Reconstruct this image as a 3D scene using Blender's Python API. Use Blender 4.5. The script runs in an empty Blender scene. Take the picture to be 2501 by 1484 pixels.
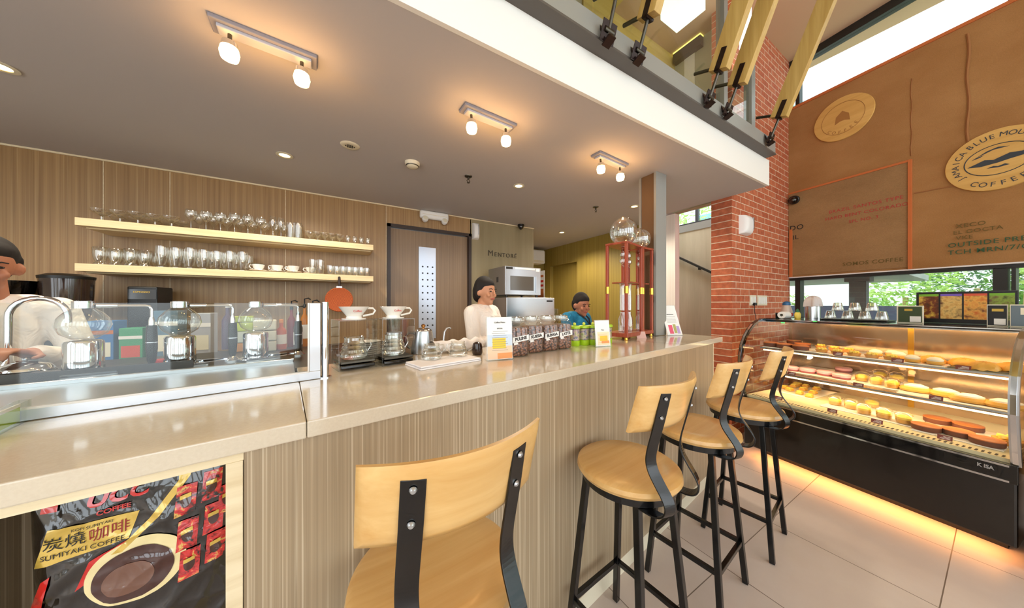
import bpy, math, random
from mathutils import Vector, Matrix
PI = math.pi
R = math.radians
random.seed(11)
SC = bpy.context.scene
COL = SC.collection
# ---------- camera model: positions below were measured in the room with it (metres, camera at 0,0,1.36) ----------
FPX, CXP, CYP, HC, YAW = 710.0, 1250.5, 742.0, 1.36, R(30.5)
FV = (math.sin(YAW), math.cos(YAW)); RV = (math.cos(YAW), -math.sin(YAW))
def ray(x, y):
    a = (x-CXP)/FPX; b = (CYP-y)/FPX
    return (FV[0]+a*RV[0], FV[1]+a*RV[1], b)
def onz(x, y, z):                       # point of a horizontal surface at height z
    d = ray(x, y); t = (z-HC)/d[2]
    return Vector((d[0]*t, d[1]*t, z))
def onp(x, y, p, phi):                  # point of the upright plane through p running in direction phi (degrees from +Y)
    d = ray(x, y); s = R(phi); n = (math.cos(s), -math.sin(s))
    t = (p[0]*n[0]+p[1]*n[1])/(d[0]*n[0]+d[1]*n[1])
    return Vector((d[0]*t, d[1]*t, HC+d[2]*t))

# ---------- mesh building ----------
class MB:
    def __init__(s): s.v = []; s.f = []; s.s = []
    def add(s, vs, fs, smooth=False, M=None):
        o = len(s.v)
        for v in vs:
            v = Vector(v)
            s.v.append(M @ v if M is not None else v)
        for f in fs:
            s.f.append([o+i for i in f]); s.s.append(smooth)
        return s
    def box(s, c, d, rz=0, rx=0, ry=0, M=None, taper=None):
        T = Matrix.Translation(Vector(c)) @ Matrix.Rotation(rz, 4, 'Z') @ Matrix.Rotation(ry, 4, 'Y') @ Matrix.Rotation(rx, 4, 'X')
        if M is not None: T = M @ T
        x, y, z = d[0]/2, d[1]/2, d[2]/2
        t = taper or 1.0
        vs = [(-x,-y,-z),(x,-y,-z),(x,y,-z),(-x,y,-z),(-x*t,-y*t,z),(x*t,-y*t,z),(x*t,y*t,z),(-x*t,y*t,z)]
        return s.add(vs, [(0,3,2,1),(4,5,6,7),(0,1,5,4),(1,2,6,5),(2,3,7,6),(3,0,4,7)], M=T)
    def b2(s, a, b, **k):               # box from corner to corner
        return s.box([(a[i]+b[i])/2 for i in range(3)], [abs(b[i]-a[i]) for i in range(3)], **k)
    def lathe(s, prof, c=(0,0,0), seg=24, M=None, smooth=True, sx=1, sy=1):
        vs = []; fs = []
        rings = []
        for r, z in prof:
            if r < 1e-6:
                rings.append([len(vs)]); vs.append((c[0], c[1], c[2]+z))
            else:
                rings.append(list(range(len(vs), len(vs)+seg)))
                for i in range(seg):
                    a = 2*PI*i/seg
                    vs.append((c[0]+r*sx*math.cos(a), c[1]+r*sy*math.sin(a), c[2]+z))
        for A, B in zip(rings, rings[1:]):
            if len(A) == 1 and len(B) == 1: continue
            for i in range(seg):
                j = (i+1) % seg
                if len(A) == 1: fs.append((A[0], B[j], B[i]))
                elif len(B) == 1: fs.append((A[i], A[j], B[0]))
                else: fs.append((A[i], A[j], B[j], B[i]))
        return s.add(vs, fs, smooth, M)
    def cyl(s, c, r, h, seg=20, M=None, smooth=True):   # standing on c
        return s.lathe([(0,0),(r,0),(r,h),(0,h)], c, seg, M, smooth)
    def ball(s, c, r, seg=16, n=10, sz=1.0, M=None):
        return s.lathe([(r*math.sin(PI*i/n) if 0 < i < n else 0, -r*sz*math.cos(PI*i/n)) for i in range(n+1)], c, seg, M)
    def sweep(s, pts, sec, closed=False, caps=True, smooth=True, up=None, M=None, scl=None):
        pts = [Vector(p) for p in pts]; n = len(pts); m = len(sec)
        tan = []
        for i in range(n):
            a = pts[i-1] if (i > 0 or closed) else pts[i]
            b = pts[(i+1) % n] if (i < n-1 or closed) else pts[i]
            tan.append((b-a).normalized())
        N = Vector(up) if up is not None else (Vector((0,0,1)) if abs(tan[0].z) < .9 else Vector((1,0,0)))
        vs = []; fs = []
        for i in range(n):
            t = tan[i]
            if up is not None: N = Vector(up)
            N = (N - t*N.dot(t)).normalized(); B = t.cross(N)
            k = scl[i] if scl else 1
            for x, y in sec: vs.append(pts[i] + B*x*k + N*y*k)
        for i in range(n if closed else n-1):
            a = i*m; b = ((i+1) % n)*m
            for j in range(m):
                k = (j+1) % m
                fs.append((a+j, a+k, b+k, b+j))
        if caps and not closed:
            fs.append(tuple(range(m))[::-1]); fs.append(tuple((n-1)*m+j for j in range(m)))
        return s.add(vs, fs, smooth, M)
    def tube(s, pts, r, seg=8, closed=False, M=None, scl=None, caps=True):
        return s.sweep(pts, [(r*math.cos(2*PI*i/seg), r*math.sin(2*PI*i/seg)) for i in range(seg)], closed, caps, True, None, M, scl)
    def bar(s, pts, w, t, up=None, M=None, closed=False):
        return s.sweep(pts, [(-w/2,-t/2),(w/2,-t/2),(w/2,t/2),(-w/2,t/2)], closed, True, False, up, M)
    def prism(s, poly, z0, z1, M=None, smooth=False):
        n = len(poly)
        vs = [(x,y,z0) for x,y in poly]+[(x,y,z1) for x,y in poly]
        s.add(vs, [tuple(range(n))[::-1], tuple(range(n, 2*n))], False, M)
        return s.add(vs, [(i,(i+1)%n,n+(i+1)%n,n+i) for i in range(n)], smooth, M)
    def sheet(s, f, nu, nv, smooth=True, M=None, close_u=False):
        vs = [f(i/nu, j/nv) for j in range(nv+1) for i in range(nu+1)]
        fs = [(j*(nu+1)+i, j*(nu+1)+i+1, (j+1)*(nu+1)+i+1, (j+1)*(nu+1)+i) for j in range(nv) for i in range(nu)]
        return s.add(vs, fs, smooth, M)
    def build(s, name, mat, parent=None, loc=None, bevel=0, seg=2, solid=0, sub=0, rot=None, ang=40):
        me = bpy.data.meshes.new(name)
        me.from_pydata([tuple(v) for v in s.v], [], s.f)
        me.polygons.foreach_set('use_smooth', s.s)
        me.materials.append(mat); me.update()
        if any(s.s):
            try: me.set_sharp_from_angle(angle=R(ang))
            except Exception: pass
        o = bpy.data.objects.new(name, me); COL.objects.link(o)
        if parent is not None: o.parent = parent
        if loc is not None: o.location = loc
        if rot is not None: o.rotation_euler = rot
        if solid:
            m = o.modifiers.new('Solid', 'SOLIDIFY'); m.thickness = solid; m.offset = 0
        if bevel:
            m = o.modifiers.new('Bevel', 'BEVEL'); m.width = bevel; m.segments = seg; m.limit_method = 'ANGLE'; m.angle_limit = R(40)
            m.harden_normals = False
        if sub:
            m = o.modifiers.new('Sub', 'SUBSURF'); m.levels = sub; m.render_levels = sub
        return o
def tag(o, label=None, cat=None, group=None, kind=None):
    if label: o['label'] = label
    if cat: o['category'] = cat
    if group: o['group'] = group
    if kind: o['kind'] = kind
    return o
def thing(name, label, cat, loc=(0,0,0), rz=0, group=None, scale=None):
    o = bpy.data.objects.new(name, None); COL.objects.link(o)
    o.empty_display_size = .05
    o.location = loc; o.rotation_euler = (0, 0, rz)
    if scale: o.scale = scale
    return tag(o, label, cat, group)
KIDS = {}
def copy_tree(o, parent=None):
    c = o.copy(); COL.objects.link(c)
    if parent is not None: c.parent = parent
    for ch in [x for x in bpy.data.objects if x.parent == o]: copy_tree(ch, c)
    return c
def place(proto, state, loc, rz, label, group=None, scale=None):   # first call moves the proto itself, later calls copy it
    o = proto if not state else copy_tree(proto)
    state.append(o)
    o.location = loc; o.rotation_euler = (0, 0, rz)
    if scale: o.scale = scale if not isinstance(scale, (int, float)) else (scale,)*3
    o['label'] = label
    if group: o['group'] = group
    return o
def struct(o, name=None):
    o['kind'] = 'structure'; return o
def text(body, size, mat, parent, M, name='lettering', ext=.0006, shear=0, sx=1.0, align='CENTER', bold=0, space=1.0):
    cu = bpy.data.curves.new(name, 'FONT'); cu.body = body; cu.size = size; cu.extrude = ext
    cu.align_x = align; cu.align_y = 'CENTER'; cu.shear = shear; cu.offset = bold; cu.space_character = space
    cu.resolution_u = 3
    cu.materials.append(mat)
    o = bpy.data.objects.new(name, cu); COL.objects.link(o)
    if parent is not None: o.parent = parent
    o.matrix_local = M @ Matrix.Diagonal((sx, 1, 1, 1))
    return o
def upright(x, y, z, ang=0):            # text frame standing upright, facing -Y, turned by ang about Z
    return Matrix.Translation((x, y, z)) @ Matrix.Rotation(ang, 4, 'Z') @ Matrix.Rotation(PI/2, 4, 'X')
ORD = ['first','second','third','fourth','fifth','sixth','seventh','eighth','ninth','tenth','eleventh','twelfth','thirteenth','fourteenth','fifteenth','sixteenth']

# ---------- materials ----------
def lin(c):
    if isinstance(c, str):
        c = c.lstrip('#'); c = tuple(int(c[i:i+2], 16)/255 for i in (0, 2, 4))
    return tuple((x/12.92 if x <= .04045 else ((x+.055)/1.055)**2.4) for x in c)+(1,)
def newmat(name):
    m = bpy.data.materials.new(name); m.use_nodes = True
    nt = m.node_tree; return m, nt, nt.nodes['Principled BSDF']
def mat(name, col, rough=.5, metal=0, coat=0, emit=None, es=0, spec=None, trans=0, sheen=0):
    m, nt, p = newmat(name)
    p.inputs['Base Color'].default_value = lin(col); p.inputs['Roughness'].default_value = rough
    p.inputs['Metallic'].default_value = metal
    if coat: p.inputs['Coat Weight'].default_value = coat; p.inputs['Coat Roughness'].default_value = .08
    if emit: p.inputs['Emission Color'].default_value = lin(emit); p.inputs['Emission Strength'].default_value = es
    if spec is not None: p.inputs['Specular IOR Level'].default_value = spec
    if trans: p.inputs['Transmission Weight'].default_value = trans
    return m
def N(nt, t, **k):
    n = nt.nodes.new(t)
    for a, b in k.items(): setattr(n, a, b)
    return n
def coords(nt, scale=(1,1,1), kind='Object', rot=(0,0,0), loc=(0,0,0)):
    tc = N(nt, 'ShaderNodeTexCoord'); mp = N(nt, 'ShaderNodeMapping')
    mp.inputs['Scale'].default_value = scale; mp.inputs['Rotation'].default_value = rot; mp.inputs['Location'].default_value = loc
    nt.links.new(tc.outputs[kind], mp.inputs['Vector']); return mp.outputs['Vector']
def noise(nt, vec, scale=5, detail=3, rough=.5, dist=0):
    n = N(nt, 'ShaderNodeTexNoise'); n.inputs['Scale'].default_value = scale; n.inputs['Detail'].default_value = detail
    n.inputs['Roughness'].default_value = rough; n.inputs['Distortion'].default_value = dist
    nt.links.new(vec, n.inputs['Vector']); return n.outputs['Fac']
def ramp(nt, fac, stops, interp='LINEAR'):
    r = N(nt, 'ShaderNodeValToRGB'); r.color_ramp.interpolation = interp
    e = r.color_ramp.elements
    while len(e) < len(stops): e.new(.5)
    for el, (p, c) in zip(e, stops): el.position = p; el.color = lin(c) if not isinstance(c, float) else (c, c, c, 1)
    nt.links.new(fac, r.inputs['Fac']); return r.outputs['Color']
def mix(nt, fac, a, b, mode='MIX'):
    n = N(nt, 'ShaderNodeMix', data_type='RGBA', blend_type=mode)
    for s, v in ((0, fac), (6, a), (7, b)):
        if hasattr(v, 'links'): nt.links.new(v, n.inputs[s])
        elif isinstance(v, (int, float)): n.inputs[s].default_value = v
        else: n.inputs[s].default_value = lin(v)
    return n.outputs[2]
def bump(nt, p, h, strength=.3, dist=.002):
    b = N(nt, 'ShaderNodeBump'); b.inputs['Strength'].default_value = strength; b.inputs['Distance'].default_value = dist
    nt.links.new(h, b.inputs['Height']); nt.links.new(b.outputs['Normal'], p.inputs['Normal'])
def laminate(name, dark, light, streak, amount=.5, rough=.45, s=26, warm=None, coat=0):
    m, nt, p = newmat(name)
    v = coords(nt, (s, s, .35)); v2 = coords(nt, (210, 210, .8)); v3 = coords(nt, (3, 3, .3))
    base = ramp(nt, noise(nt, v, 1.6, 4, .65), [(.3, dark), (.7, light)])
    fine = noise(nt, v2, 1.0, 2, .5, .1)
    line = ramp(nt, fine, [(.56, 0.0), (.66, 1.0)])
    c = mix(nt, mix(nt, amount, '#000000', line), base, streak)
    c = mix(nt, .35, c, ramp(nt, noise(nt, v3, 1, 2), [(.35, dark), (.65, light)]), 'SOFT_LIGHT')
    nt.links.new(c, p.inputs['Base Color']); p.inputs['Roughness'].default_value = rough
    if coat: p.inputs['Coat Weight'].default_value = coat; p.inputs['Coat Roughness'].default_value = .15
    return m
def plank(name, a, b, axis=0, rough=.4, coat=.2, s=3):       # light wood with a soft grain along one axis
    m, nt, p = newmat(name)
    sc = [s*9, s*9, s*9]; sc[axis] = s*.6
    n = noise(nt, coords(nt, sc), 1.4, 4, .6, .4)
    nt.links.new(ramp(nt, n, [(.3, a), (.72, b)]), p.inputs['Base Color'])
    p.inputs['Roughness'].default_value = rough; p.inputs['Coat Weight'].default_value = coat; p.inputs['Coat Roughness'].default_value = .15
    return m
def glass(name, tint='#ffffff', edge='#ffffff', f0=.05, k=.55, pw=3.0, rough=.02):
    m = bpy.data.materials.new(name); m.use_nodes = True; nt = m.node_tree; nt.nodes.clear()
    out = N(nt, 'ShaderNodeOutputMaterial'); mx = N(nt, 'ShaderNodeMixShader')
    tr = N(nt, 'ShaderNodeBsdfTransparent'); gl = N(nt, 'ShaderNodeBsdfGlossy')
    tr.inputs['Color'].default_value = lin(tint); gl.inputs['Color'].default_value = lin(edge); gl.inputs['Roughness'].default_value = rough
    lw = N(nt, 'ShaderNodeLayerWeight'); lw.inputs['Blend'].default_value = .5
    a = N(nt, 'ShaderNodeMath', operation='POWER'); a.inputs[1].default_value = pw
    b = N(nt, 'ShaderNodeMath', operation='MULTIPLY_ADD'); b.inputs[1].default_value = k; b.inputs[2].default_value = f0
    nt.links.new(lw.outputs['Facing'], a.inputs[0]); nt.links.new(a.outputs[0], b.inputs[0]); nt.links.new(b.outputs[0], mx.inputs[0])
    nt.links.new(tr.outputs[0], mx.inputs[1]); nt.links.new(gl.outputs[0], mx.inputs[2]); nt.links.new(mx.outputs[0], out.inputs[0])
    return m
def brickmat(name, c1, c2, mortar, bw=.2, rh=.072, ms=.006, swap=False):
    m, nt, p = newmat(name)
    tc = N(nt, 'ShaderNodeTexCoord'); sp = N(nt, 'ShaderNodeSeparateXYZ'); cb = N(nt, 'ShaderNodeCombineXYZ')
    nt.links.new(tc.outputs['Object'], sp.inputs[0])
    ad = N(nt, 'ShaderNodeMath', operation='ADD'); nt.links.new(sp.outputs[0], ad.inputs[0]); nt.links.new(sp.outputs[1], ad.inputs[1])
    nt.links.new(ad.outputs[0], cb.inputs[0]); nt.links.new(sp.outputs[2], cb.inputs[1])
    b = N(nt, 'ShaderNodeTexBrick'); b.inputs['Scale'].default_value = 1
    b.inputs['Brick Width'].default_value = bw; b.inputs['Row Height'].default_value = rh; b.inputs['Mortar Size'].default_value = ms
    b.inputs['Mortar Smooth'].default_value = .2; b.inputs['Bias'].default_value = -.1
    b.inputs['Color1'].default_value = lin(c1); b.inputs['Color2'].default_value = lin(c2); b.inputs['Mortar'].default_value = lin(mortar)
    nt.links.new(cb.outputs[0], b.inputs['Vector'])
    nz = noise(nt, coords(nt), 22, 4, .6)
    c = mix(nt, .35, b.outputs['Color'], ramp(nt, nz, [(.3, '#6a6a6a'), (.7, '#e0e0e0')]), 'OVERLAY')
    nt.links.new(c, p.inputs['Base Color']); p.inputs['Roughness'].default_value = .85
    inv = N(nt, 'ShaderNodeMath', operation='SUBTRACT'); inv.inputs[0].default_value = 1; nt.links.new(b.outputs['Fac'], inv.inputs[1])
    bump(nt, p, inv.outputs[0], .6, .004)
    return m
def film(name, col, rough=.16, metal=0):      # print under crinkled clear film
    m, nt, p = newmat(name); p.inputs['Base Color'].default_value = lin(col); p.inputs['Roughness'].default_value = rough
    p.inputs['Metallic'].default_value = metal; p.inputs['Coat Weight'].default_value = 1; p.inputs['Coat Roughness'].default_value = .04
    n = N(nt, 'ShaderNodeTexNoise'); n.noise_type = 'RIDGED_MULTIFRACTAL'; n.inputs['Scale'].default_value = 13; n.inputs['Detail'].default_value = 3
    n.inputs['Distortion'].default_value = .8; nt.links.new(coords(nt), n.inputs['Vector'])
    bump(nt, p, n.outputs['Fac'], .8, .010); 
    b = [x for x in nt.nodes if x.type == 'BUMP'][0]; nt.links.new(b.outputs['Normal'], p.inputs['Coat Normal']); return m
def lightobj(kind, loc, energy, col, size=.1, rot=None, parent=None, sy=None, spot=None, name='lamp_light'):
    d = bpy.data.lights.new(name, kind); d.energy = energy; d.color = lin(col)[:3]
    if kind == 'AREA':
        d.size = size
        if sy: d.shape = 'RECTANGLE'; d.size_y = sy
    else: d.shadow_soft_size = size
    if spot: d.spot_size = R(spot); d.spot_blend = .6
    o = bpy.data.objects.new(name, d); COL.objects.link(o); o.location = loc
    if rot: o.rotation_euler = rot
    if parent is not None: o.parent = parent
    return o

M_ = {}
M_['wall'] = laminate('wood_laminate_wall', '#8f714b', '#b09268', '#c6ae86', .35, .4, 40)
M_['front'] = laminate('wood_laminate_front', '#988870', '#b2a086', '#dccfb8', .6, .4, 120)
M_['door'] = laminate('wood_laminate_door', '#846c52', '#9a8266', '#ae987c', .3, .4, 40)
M_['concrete_wall'] = laminate('greige_panel', '#968a6c', '#a3977a', '#aca184', .2, .6, 8)
M_['olive'] = laminate('olive_panel', '#8f7c3e', '#a59350', '#b2a262', .3, .5)
M_['lightwood'] = plank('light_wood', '#d8c49c', '#efe0be', 0, .45, .1)
M_['shelf'] = plank('shelf_wood', '#dcc08c', '#eed8aa', 0, .45, .15)
M_['seat'] = plank('honey_seat_wood', '#cf9e5a', '#e2ba7a', 0, .32, .4, 2)
M_['beamwood'] = plank('balcony_wood', '#b8924c', '#d0ae68', 2, .5, .1, 2)
M_['ply'] = plank('yellow_plywood', '#c9ad58', '#dcc678', 0, .6, 0, 1)
M_['redwood'] = plank('tower_redwood', '#8a3620', '#b2543a', 2, .35, .4)
M_['stair'] = plank('stair_wood', '#7c3a20', '#9a5230', 0, .5, .1)
M_['blackmetal'] = mat('black_powder_coat', '#08090b', .25, 0, .15)
M_['steel'] = mat('brushed_steel', '#c9ccd0', .28, 1)
M_['chrome'] = mat('chrome', '#e2e4e8', .08, 1)
M_['darkchrome'] = mat('dark_steel', '#5a564e', .35, 1)
M_['brass'] = mat('brass', '#d8a848', .25, 1)
M_['copper'] = mat('copper_knob', '#c98a4a', .3, 1)
M_['white'] = mat('white_plastic', '#eeece8', .4)
M_['ivory'] = mat('ivory_plastic', '#e4dcc4', .5)
M_['ceramic'] = mat('white_ceramic', '#f6f2ea', .15, 0, .5)
M_['green_rim'] = mat('dark_green_glaze', '#1f3a2a', .2, 0, .4)
M_['black'] = mat('black_plastic', '#111111', .35)
M_['blackgloss'] = mat('black_gloss', '#060505', .12, 0, .6)
M_['darkbrown'] = mat('dark_brown_frame', '#2e1c12', .45)
M_['screw'] = mat('screw_head', '#c4c8cc', .3, .8)
M_['glass'] = glass('clear_glass', '#fbfdfb', '#ffffff', .08, .75, 2.0)
M_['glassware'] = glass('glassware', '#f8f8f2', '#ffffff', .17, .8, 1.5)
M_['pane'] = glass('window_pane', '#fafcfb', '#ffffff', .03, .4, 4)
M_['guard'] = glass('guard_glass', '#f7faf9', '#ffffff', .022, .12, 3)
M_['acrylic'] = glass('acrylic_sheet', '#f5f7f6', '#ffffff', .045, .35, 3.5)
M_['greenglass'] = mat('green_plastic', '#a6cf1c', .35, 0, .2)
M_['skin'] = mat('skin', '#c98f6c', .55)
M_['skin2'] = mat('skin_tan', '#b4775a', .55)
M_['hair'] = mat('black_hair', '#17100d', .8)
M_['shirt'] = mat('white_shirt_cloth', '#efe6dc', .8)
M_['apron'] = mat('brown_apron_cloth', '#6d3a34', .85)
M_['trousers'] = mat('dark_trousers_cloth', '#22212a', .9)
M_['teal'] = mat('teal_shirt_cloth', '#1578a0', .8)
M_['red'] = mat('red_print', '#d21f1c', .4)
M_['gold'] = mat('gold_print', '#d2b04e', .3, .3)
M_['paper'] = mat('white_paper', '#f7f5f0', .6)
M_['ink'] = mat('black_ink', '#1c1a18', .6)
WORLD, EXPO = 3.3, .37
WRAP = {}
# ================= the setting =================
SOF = 2.45      # soffit over the bar
ROOF = 4.45
BW = 3.46       # back wall
m, nt, p = newmat('floor_tiles')      # 60 cm tiles
v = coords(nt, (1, 1, 1), loc=(-1.71+.6*6, -.15+.6*6, 0))
b = N(nt, 'ShaderNodeTexBrick'); b.offset = 0; b.inputs['Scale'].default_value = 1
b.inputs['Brick Width'].default_value = .6; b.inputs['Row Height'].default_value = .6; b.inputs['Mortar Size'].default_value = .0022
b.inputs['Color1'].default_value = lin('#d2c4ba'); b.inputs['Color2'].default_value = lin('#ccbeb4'); b.inputs['Mortar'].default_value = lin('#75665a')
nt.links.new(v, b.inputs['Vector'])
c = mix(nt, .25, b.outputs['Color'], ramp(nt, noise(nt, coords(nt), 3, 5, .6), [(.3, '#8c8c8c'), (.7, '#c2c2c2')]), 'OVERLAY')
nt.links.new(c, p.inputs['Base Color']); p.inputs['Roughness'].default_value = .38
M_['floor'] = m
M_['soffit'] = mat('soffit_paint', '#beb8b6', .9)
M_['fascia'] = mat('white_paint', '#efece4', .75)
M_['roofp'] = mat('roof_board', '#d3b592', .85)
M_['brick'] = brickmat('red_brick', '#b8603e', '#c8744e', '#dcc4a8', .2, .069, .0045)
M_['conc'] = laminate('cast_concrete', '#b0a892', '#c4bca6', '#cdc6b2', .15, .8, 4)
M_['greysteel'] = mat('grey_steel_paint', '#9a9a94', .4, .2)
M_['darkgrey'] = mat('dark_grey_frame', '#3a3a3c', .4)
M_['wframe'] = mat('black_window_frame', '#23221f', .45)
# burlap
m, nt, p = newmat('burlap')
wv = N(nt, 'ShaderNodeTexWave'); wv.inputs['Scale'].default_value = 60; wv.bands_direction = 'Z'; nt.links.new(coords(nt), wv.inputs['Vector'])
big = noise(nt, coords(nt, (1, 1, 1.6)), 1.7, 5, .6)
c = ramp(nt, big, [(.3, '#a3733f'), (.7, '#b98a55')])
c = mix(nt, .25, c, ramp(nt, noise(nt, coords(nt, (1, 1, 2)), 130, 2), [(.35, '#6a6a6a'), (.65, '#b4b4b4')]), 'OVERLAY')
nt.links.new(c, p.inputs['Base Color']); p.inputs['Roughness'].default_value = .95; bump(nt, p, wv.outputs['Fac'], .15, .002)
M_['burlap'] = m
m2 = m.copy(); m2.name = 'burlap_grey'
for n in m2.node_tree.nodes:
    if n.type == 'VALTORGB' and abs(n.color_ramp.elements[0].position-.3) < .01:
        n.color_ramp.elements[0].color = lin('#98744a'); n.color_ramp.elements[1].color = lin('#ae885a')
M_['burlap2'] = m2

struct(MB().b2((-4, -4.2, -.1), (5.6, 6.2, 0)).build('floor', M_['floor']))
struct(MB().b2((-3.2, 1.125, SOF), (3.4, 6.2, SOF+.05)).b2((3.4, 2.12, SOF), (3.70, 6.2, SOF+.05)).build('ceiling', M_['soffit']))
struct(MB().b2((-3.2, -4.2, ROOF), (5.3, 1.6, ROOF+.1)).b2((-3.2, 1.6, ROOF), (3.75, 6.2, ROOF+.1)).build('ceiling', M_['roofp']))
# upper storey slab with its white edge
struct(MB().b2((-3.2, 1.105, SOF-.001), (3.402, 1.125, 2.68)).b2((-3.2, 1.125, SOF+.05), (3.402, 6.2, 2.68)).build('mezzanine_slab', M_['fascia']))
struct(MB().b2((-3.2, BW, 0), (.44, BW+.15, SOF)).b2((1.43, BW, 0), (1.418, BW+.15, SOF)).b2((.44, BW, 2.25), (1.43, BW+.15, SOF)).build('wall_back', M_['wall']))
struct(MB().b2((1.43, BW, 0), (2.40, BW+.15, SOF)).build('wall_back', M_['concrete_wall']))
for i, x in enumerate((-1.545, -1.20, -.45, .43)):
    struct(MB().b2((x-.002, BW-.003, .95), (x+.002, BW, SOF-.01)).build('trim_%d' % (i+1), M_['lightwood']))
struct(MB().b2((-3.2, BW-.012, SOF-.012), (2.40, BW, SOF)).build('trim_5', M_['lightwood']))
struct(MB().b2((2.25, BW+.15, 0), (2.40, 5.0, SOF)).b2((2.40, 4.75, 0), (3.70, 4.9, SOF)).b2((3.55, 2.12, 0), (3.70, 3.80, SOF)).b2((3.55, 4.55, 0), (3.70, 4.75, SOF)).b2((3.55, 3.80, 2.10), (3.70, 4.55, SOF)).build('wall_recess', M_['olive']))
struct(MB().b2((3.63, 3.78, 0), (3.66, 4.57, 2.12)).build('door_2', M_['olive']))
struct(MB().b2((-3.3, 1.4, 0), (-3.2, BW+.15, ROOF)).build('wall_left', M_['fascia']))
# upper-storey back wall and ply box
struct(MB().b2((-3.2, 4.4, 2.68), (5.3, 4.55, ROOF)).build('wall_upper_back', mat('upper_grey_wall', '#b6b39c', .8)))
struct(MB().b2((2.05, 2.10, 2.68), (3.60, 2.2, ROOF)).build('wall_upper_ply', M_['ply']))
struct(MB().b2((-3.2, 2.12, 2.68), (2.05, 2.2, ROOF)).b2((3.60, 1.591, 2.50), (3.70, 2.2, ROOF)).build('wall_upper_side', bpy.data.materials['upper_grey_wall']))
struct(MB().b2((3.594, 1.86, 3.30), (3.60, 1.98, ROOF)).build('trim_18', M_['fascia']))
# brick wall: end on the left, long face to the right
struct(MB().b2((3.407, 1.404, 0), (4.96, 1.591, ROOF)).build('wall_brick', M_['brick']))
struct(MB().b2((3.400, 1.402, 0), (3.407, 1.591, SOF)).build('trim_19', brickmat('brick_end', '#b05838', '#c06c48', '#dcc4a8', 9.0, .069, .0045)))
# burlap wall (turned 8.3 degrees): local x runs away from the camera along the wall
BA = R(90-8.3)
BO = Vector((4.706, -.075, 0))
def bw(u, d, z): return BO + Vector((math.cos(BA)*u - math.sin(BA)*-d, math.sin(BA)*u + math.cos(BA)*-d, z))   # d into the room is negative
bwall = MB()
def wbox(mb, u0, u1, d0, d1, z0, z1):     # d>0 outwards (away from the room)
    return mb.b2((u0, -d1, z0), (u1, -d0, z1))
L1 = 1.50
wallT = bpy.data.objects.new('dummy', None)
ROTB = (0, 0, BA)
def wb(mb, name, mt, parent=None):
    return mb.build(name, mt, parent, loc=BO, rot=ROTB)
struct(wb(wbox(wbox(MB(), -1.6, L1, 0, .2, 1.70, 3.83), -1.6, L1, .0, .2, 0, 1.17), 'wall_burlap', M_['burlap']))
# raised lower-left burlap sheet, edge strips and seams
EX = [(.545, L1-.01, 1.70, 2.76)]
struct(wb(wbox(MB(), .56, L1-.01, -.012, 0, 1.72, 2.745), 'trim_6', M_['burlap2']))
M_['orange'] = mat('orange_twine', '#c8703a', .9)
struct(wb(wbox(MB(), .56, L1-.01, -.02, 0, 2.745, 2.765), 'trim_7', M_['orange']))
struct(wb(wbox(MB(), .54, .562, -.022, 0, 1.70, 2.765), 'trim_8', M_['orange']))
struct(wb(wbox(MB(), L1-.05, L1-.02, -.022, -.013, 1.70, 2.3), 'trim_9', M_['orange']))
M_['seam'] = mat('burlap_seam', '#9c6a3e', .95)
struct(wb(MB().tube([(.243+.006*math.sin(i*1.3), .004, 2.78+i*.095) for i in range(11)], .009, 6), 'trim_10', M_['seam']))
struct(wb(MB().tube([(.545+.004*math.sin(i*1.7), .002, 2.80+i*.075) for i in range(11)], .0045, 6), 'trim_11', M_['seam']))
struct(wb(MB().tube([(.53-i*.1, .002, 2.43-.004*i) for i in range(18)], .006, 6), 'trim_12', M_['seam']))
struct(wb(wbox(MB(), -1.6, L1, -.012, 0, 3.81, 3.84), 'trim_13', M_['orange']))
# clerestory window above the burlap
wf = struct(wb(wbox(wbox(wbox(wbox(MB(), -1.6, L1, .02, .12, 4.36, ROOF), .03, .07, .03, .1, 3.83, 4.36), L1-.1, L1-.06, .03, .1, 3.83, 4.36), -1.6, L1, .03, .12, 3.83, 3.85), 'window_1', M_['wframe']))
wb(wbox(MB(), -1.6, L1, .06, .066, 3.85, 4.36), 'pane', M_['pane']).parent = wf
wf.children[0].location = (0,0,0); wf.children[0].rotation_euler = (0,0,0)
# ribbon window behind the pastry case
w2 = MB()
for u0, u1, z0, z1 in ((-1.6, L1, 1.655, 1.70), (-1.6, L1, 1.16, 1.195), (.07, .135, 1.19, 1.66), (.035, .055, 1.19, 1.66), (L1-.11, L1-.06, 1.19, 1.66)):
    wbox(w2, u0, u1, .02, .11, z0, z1)
w2 = struct(wb(w2, 'window_2', M_['wframe']))
pn = wbox(MB(), -1.6, L1-.06, .06, .066, 1.195, 1.655).build('pane', M_['pane'], w2)
struct(wb(wbox(MB(), -1.6, L1, -.004, .2, 1.688, 1.70), 'trim_14', M_['white']))
# steel channel on the slab edge
ch = MB().b2((-2.6, 1.035, 2.69), (3.32, 1.043, 2.80)).b2((-2.6, 1.043, 2.79), (3.32, 1.13, 2.80))
tag(ch.build('steel_channel', M_['greysteel']), 'long grey steel channel fixed along the edge of the upper floor', 'channel')
MB().b2((-2.6, 1.030, 2.680), (3.32, 1.13, 2.692)).build('bottom_flange', mat('flange_underside_shade', '#57504a', .5), bpy.data.objects['steel_channel'])  # darker colour holds the shade on the channel's underside
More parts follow.
